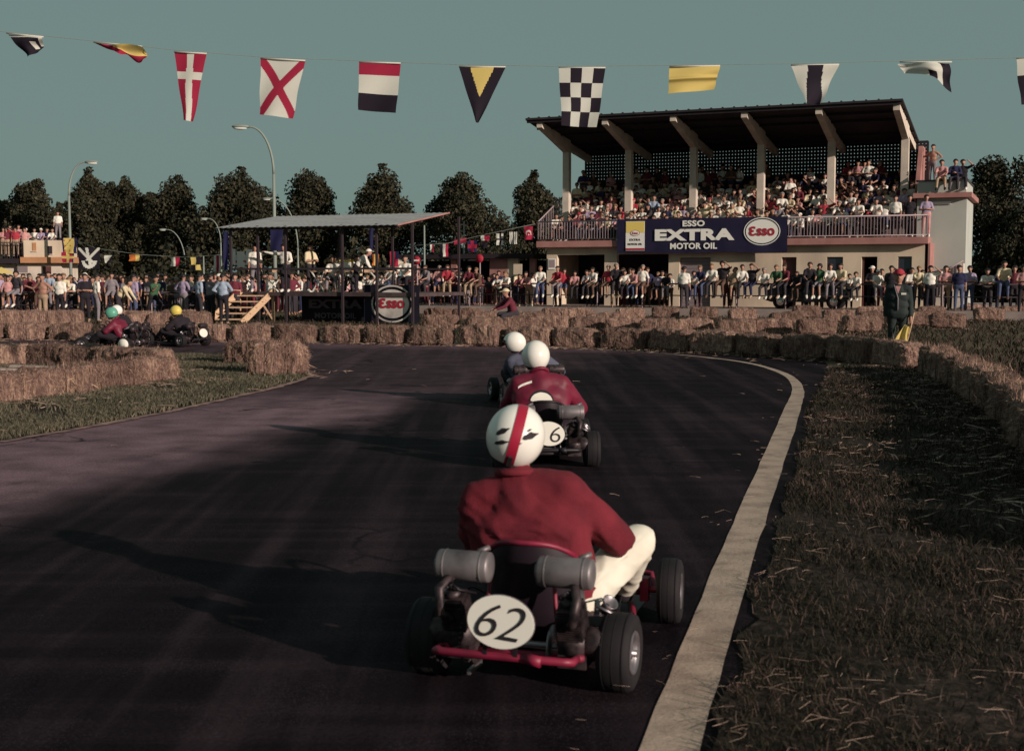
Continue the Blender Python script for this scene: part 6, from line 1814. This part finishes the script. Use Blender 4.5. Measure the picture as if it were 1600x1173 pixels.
    h = helmet(o, H + Vector((0, 0, .012)), cfg['hrot'], helm, cfg.get('stripe'), cfg.get('marks', False))
    if cfg.get('face'):
        k = MB(); Rm = Matrix.Rotation(yw, 3, 'Z')
        vs = []
        for q in range(13):
            a = math.pi * (.17 + .66 * q / 12); c = Rm @ Vector((math.cos(a) * .105, math.sin(a) * .112, .012)); vs += [c + Vector((0, 0, .020)), c - Vector((0, 0, .020))]
        k.add([H + v for v in vs], [(2 * q, 2 * q + 1, 2 * q + 3, 2 * q + 2) for q in range(12)], 0, True); put('goggles', k, m_blkp, o)
        for sx in (-.032, .032):
            k = MB(); k.ell(H + Rm @ Vector((sx, .088, -.002)), (.013, .008, .008), 8, 6); put('eye', k, m_dark, o)
    return o, j
base = dict(pel=(.03, .25, .225), neck=(-.11, .258, .775), head=(-.12, .282, .928), twist=.05, sroll=.17, elbow=((-.315, .40, .42), (.285, .44, .50)), wrist=((-.155, .62, .48), (.155, .615, .50)), grip=((-.135, .69, .47), (.135, .69, .475)),
            knee=((-.26, .66, .40), (.33, .63, .455)), ankle=((-.15, 1.02, .15), (.19, .99, .16)), hrot=(.05, .26, .29))
k62 = kart((.045, 4.99), (.30, .954), 'red framed racing kart with white oval plate numbered 62, nearest the camera', m_redp2, '62')
c1 = dict(base); c1.update(stripe=m_redc, marks=True, yaw=.29)
driver(k62, 'kart driver in red jacket and cream trousers, white helmet with red stripe, nearest the camera', c1, m_jack, m_trou, m_helm, hero=True)
# second kart
k2 = kart((.285, 10.75), (-.03, 1.), 'dark racing kart ahead of number 62 with round white plate and exposed engines', m_blkp, '6', shear=.1)
c2 = dict(base); c2.update(pel=(.0, .20, .225), neck=(-.04, .30, .76), head=(-.065, .40, .905), twist=0., sroll=0., hrot=(-.12, .03, 0.), elbow=((-.32, .45, .45), (.33, .45, .45)), knee=((-.30, .66, .38), (.30, .66, .38)))
o2, j2 = driver(k2, 'kart driver in maroon jacket with pale half round back patch and plain white helmet', c2, m_jack2, m_blackc, m_helm)
# back patch and shoulder flash follow the jacket surface
bpy.context.view_layer.update()
def project(jacket, pts, d=(0, 1, 0), lift=.006):
    r = []
    for x, z in pts:
        hit, loc, nrm, _ = jacket.ray_cast(Vector((x, -.6, z)), Vector(d))
        r.append((loc + nrm * lift) if hit else Vector((x, .1, z)))
    return r
def patch(jacket, outline, mat, name, parent, lift):
    c = (sum(p[0] for p in outline) / len(outline), sum(p[1] for p in outline) / len(outline))
    rings = []
    for t in (1, .75, .5, .25): rings += [(c[0] + (x - c[0]) * t, c[1] + (z - c[1]) * t) for x, z in outline]
    rings.append(c); P3 = project(jacket, rings, lift=lift); n = len(outline); k = MB()
    fs = [(q * n + i, q * n + (i + 1) % n, (q + 1) * n + (i + 1) % n, (q + 1) * n + i) for q in range(3) for i in range(n)] + [(3 * n + i, 3 * n + (i + 1) % n, 4 * n) for i in range(n)]
    k.add(P3, fs, 0, True); put(name, k, mat, parent)
half = lambda cx, cz, rx, rz: [(cx + rx * math.cos(math.pi * i / 16), cz + rz * math.sin(math.pi * i / 16)) for i in range(17)] + [(cx - rx * .5, cz - .01), (cx + rx * .5, cz - .005)]
patch(j2, half(-.03, .545, .105, .095), m_ink, 'patch_border', j2, .004)
patch(j2, half(-.03, .550, .092, .066), m_plate, 'back_patch', j2, .008)
patch(j2, [(-.225 + .12 * i / 8, .665 + .05 * (i / 8) ** .7) for i in range(9)] + [(-.225 + .12 * i / 8, .645 + .05 * (i / 8) ** .7) for i in range(8, -1, -1)], m_plate, 'shoulder_flash', j2, .006)
# third kart
k3 = kart((.31, 15.7), (-.15, .99), 'dark racing kart third in line, mostly hidden, turning left', m_blkp, None, muf=m_eng)
c3 = dict(base); c3.update(pel=(.0, .20, .225), neck=(-.12, .27, .655), head=(-.235, .30, .775), yaw=1.1, twist=.1, hrot=(0, -.08, 1.05), elbow=((-.30, .42, .44), (.36, .40, .42)), knee=((-.28, .66, .38), (.28, .66, .38)), face=True)
driver(k3, 'kart driver in grey blue top and white helmet looking to the left, third in line', c3, m_jackb, m_blackc, m_helm)
# karts beyond the island
m_hg = M('helmet_green', (.10, .30, .22), .35, coat=.2); m_hy = M('helmet_yellow', (.60, .45, .10), .35, coat=.2)
for px, d, hd, lab, dl, hm, jm, dsc, pz in ((207, 28.0, (-.97, .22), 'racing kart with white wheel disc behind the island bales, driven by the green helmet', 'kart driver with green helmet and dark red jacket leaning forward', m_hg, m_jack2, True, False),
        (213, 30.2, (-.97, .20), 'dark racing kart hidden behind the green helmet driver', 'kart driver with white helmet and black jacket beyond the green helmet', m_helm, m_blackc, False, False),
        (300, 29.6, (-.86, .50), 'dark racing kart with round white plate following at the island bend', 'kart driver with yellow helmet and black jacket', m_hy, m_blackc, False, True)):
    kx = at(px, 433, d).x
    kk = kart((kx, d), hd, lab, m_blkp, None, muf=m_eng, disc=dsc, plate=pz)
    cc = dict(base); cc.update(pel=(0, .2, .225), neck=(0, .40, .66), head=(.0, .53, .80), twist=0, sroll=0, hrot=(-.3, 0, 0), elbow=((-.30, .50, .42), (.30, .50, .42)), knee=((-.28, .66, .36), (.28, .66, .36)))
    driver(kk, dl, cc, jm, m_blackc, hm)
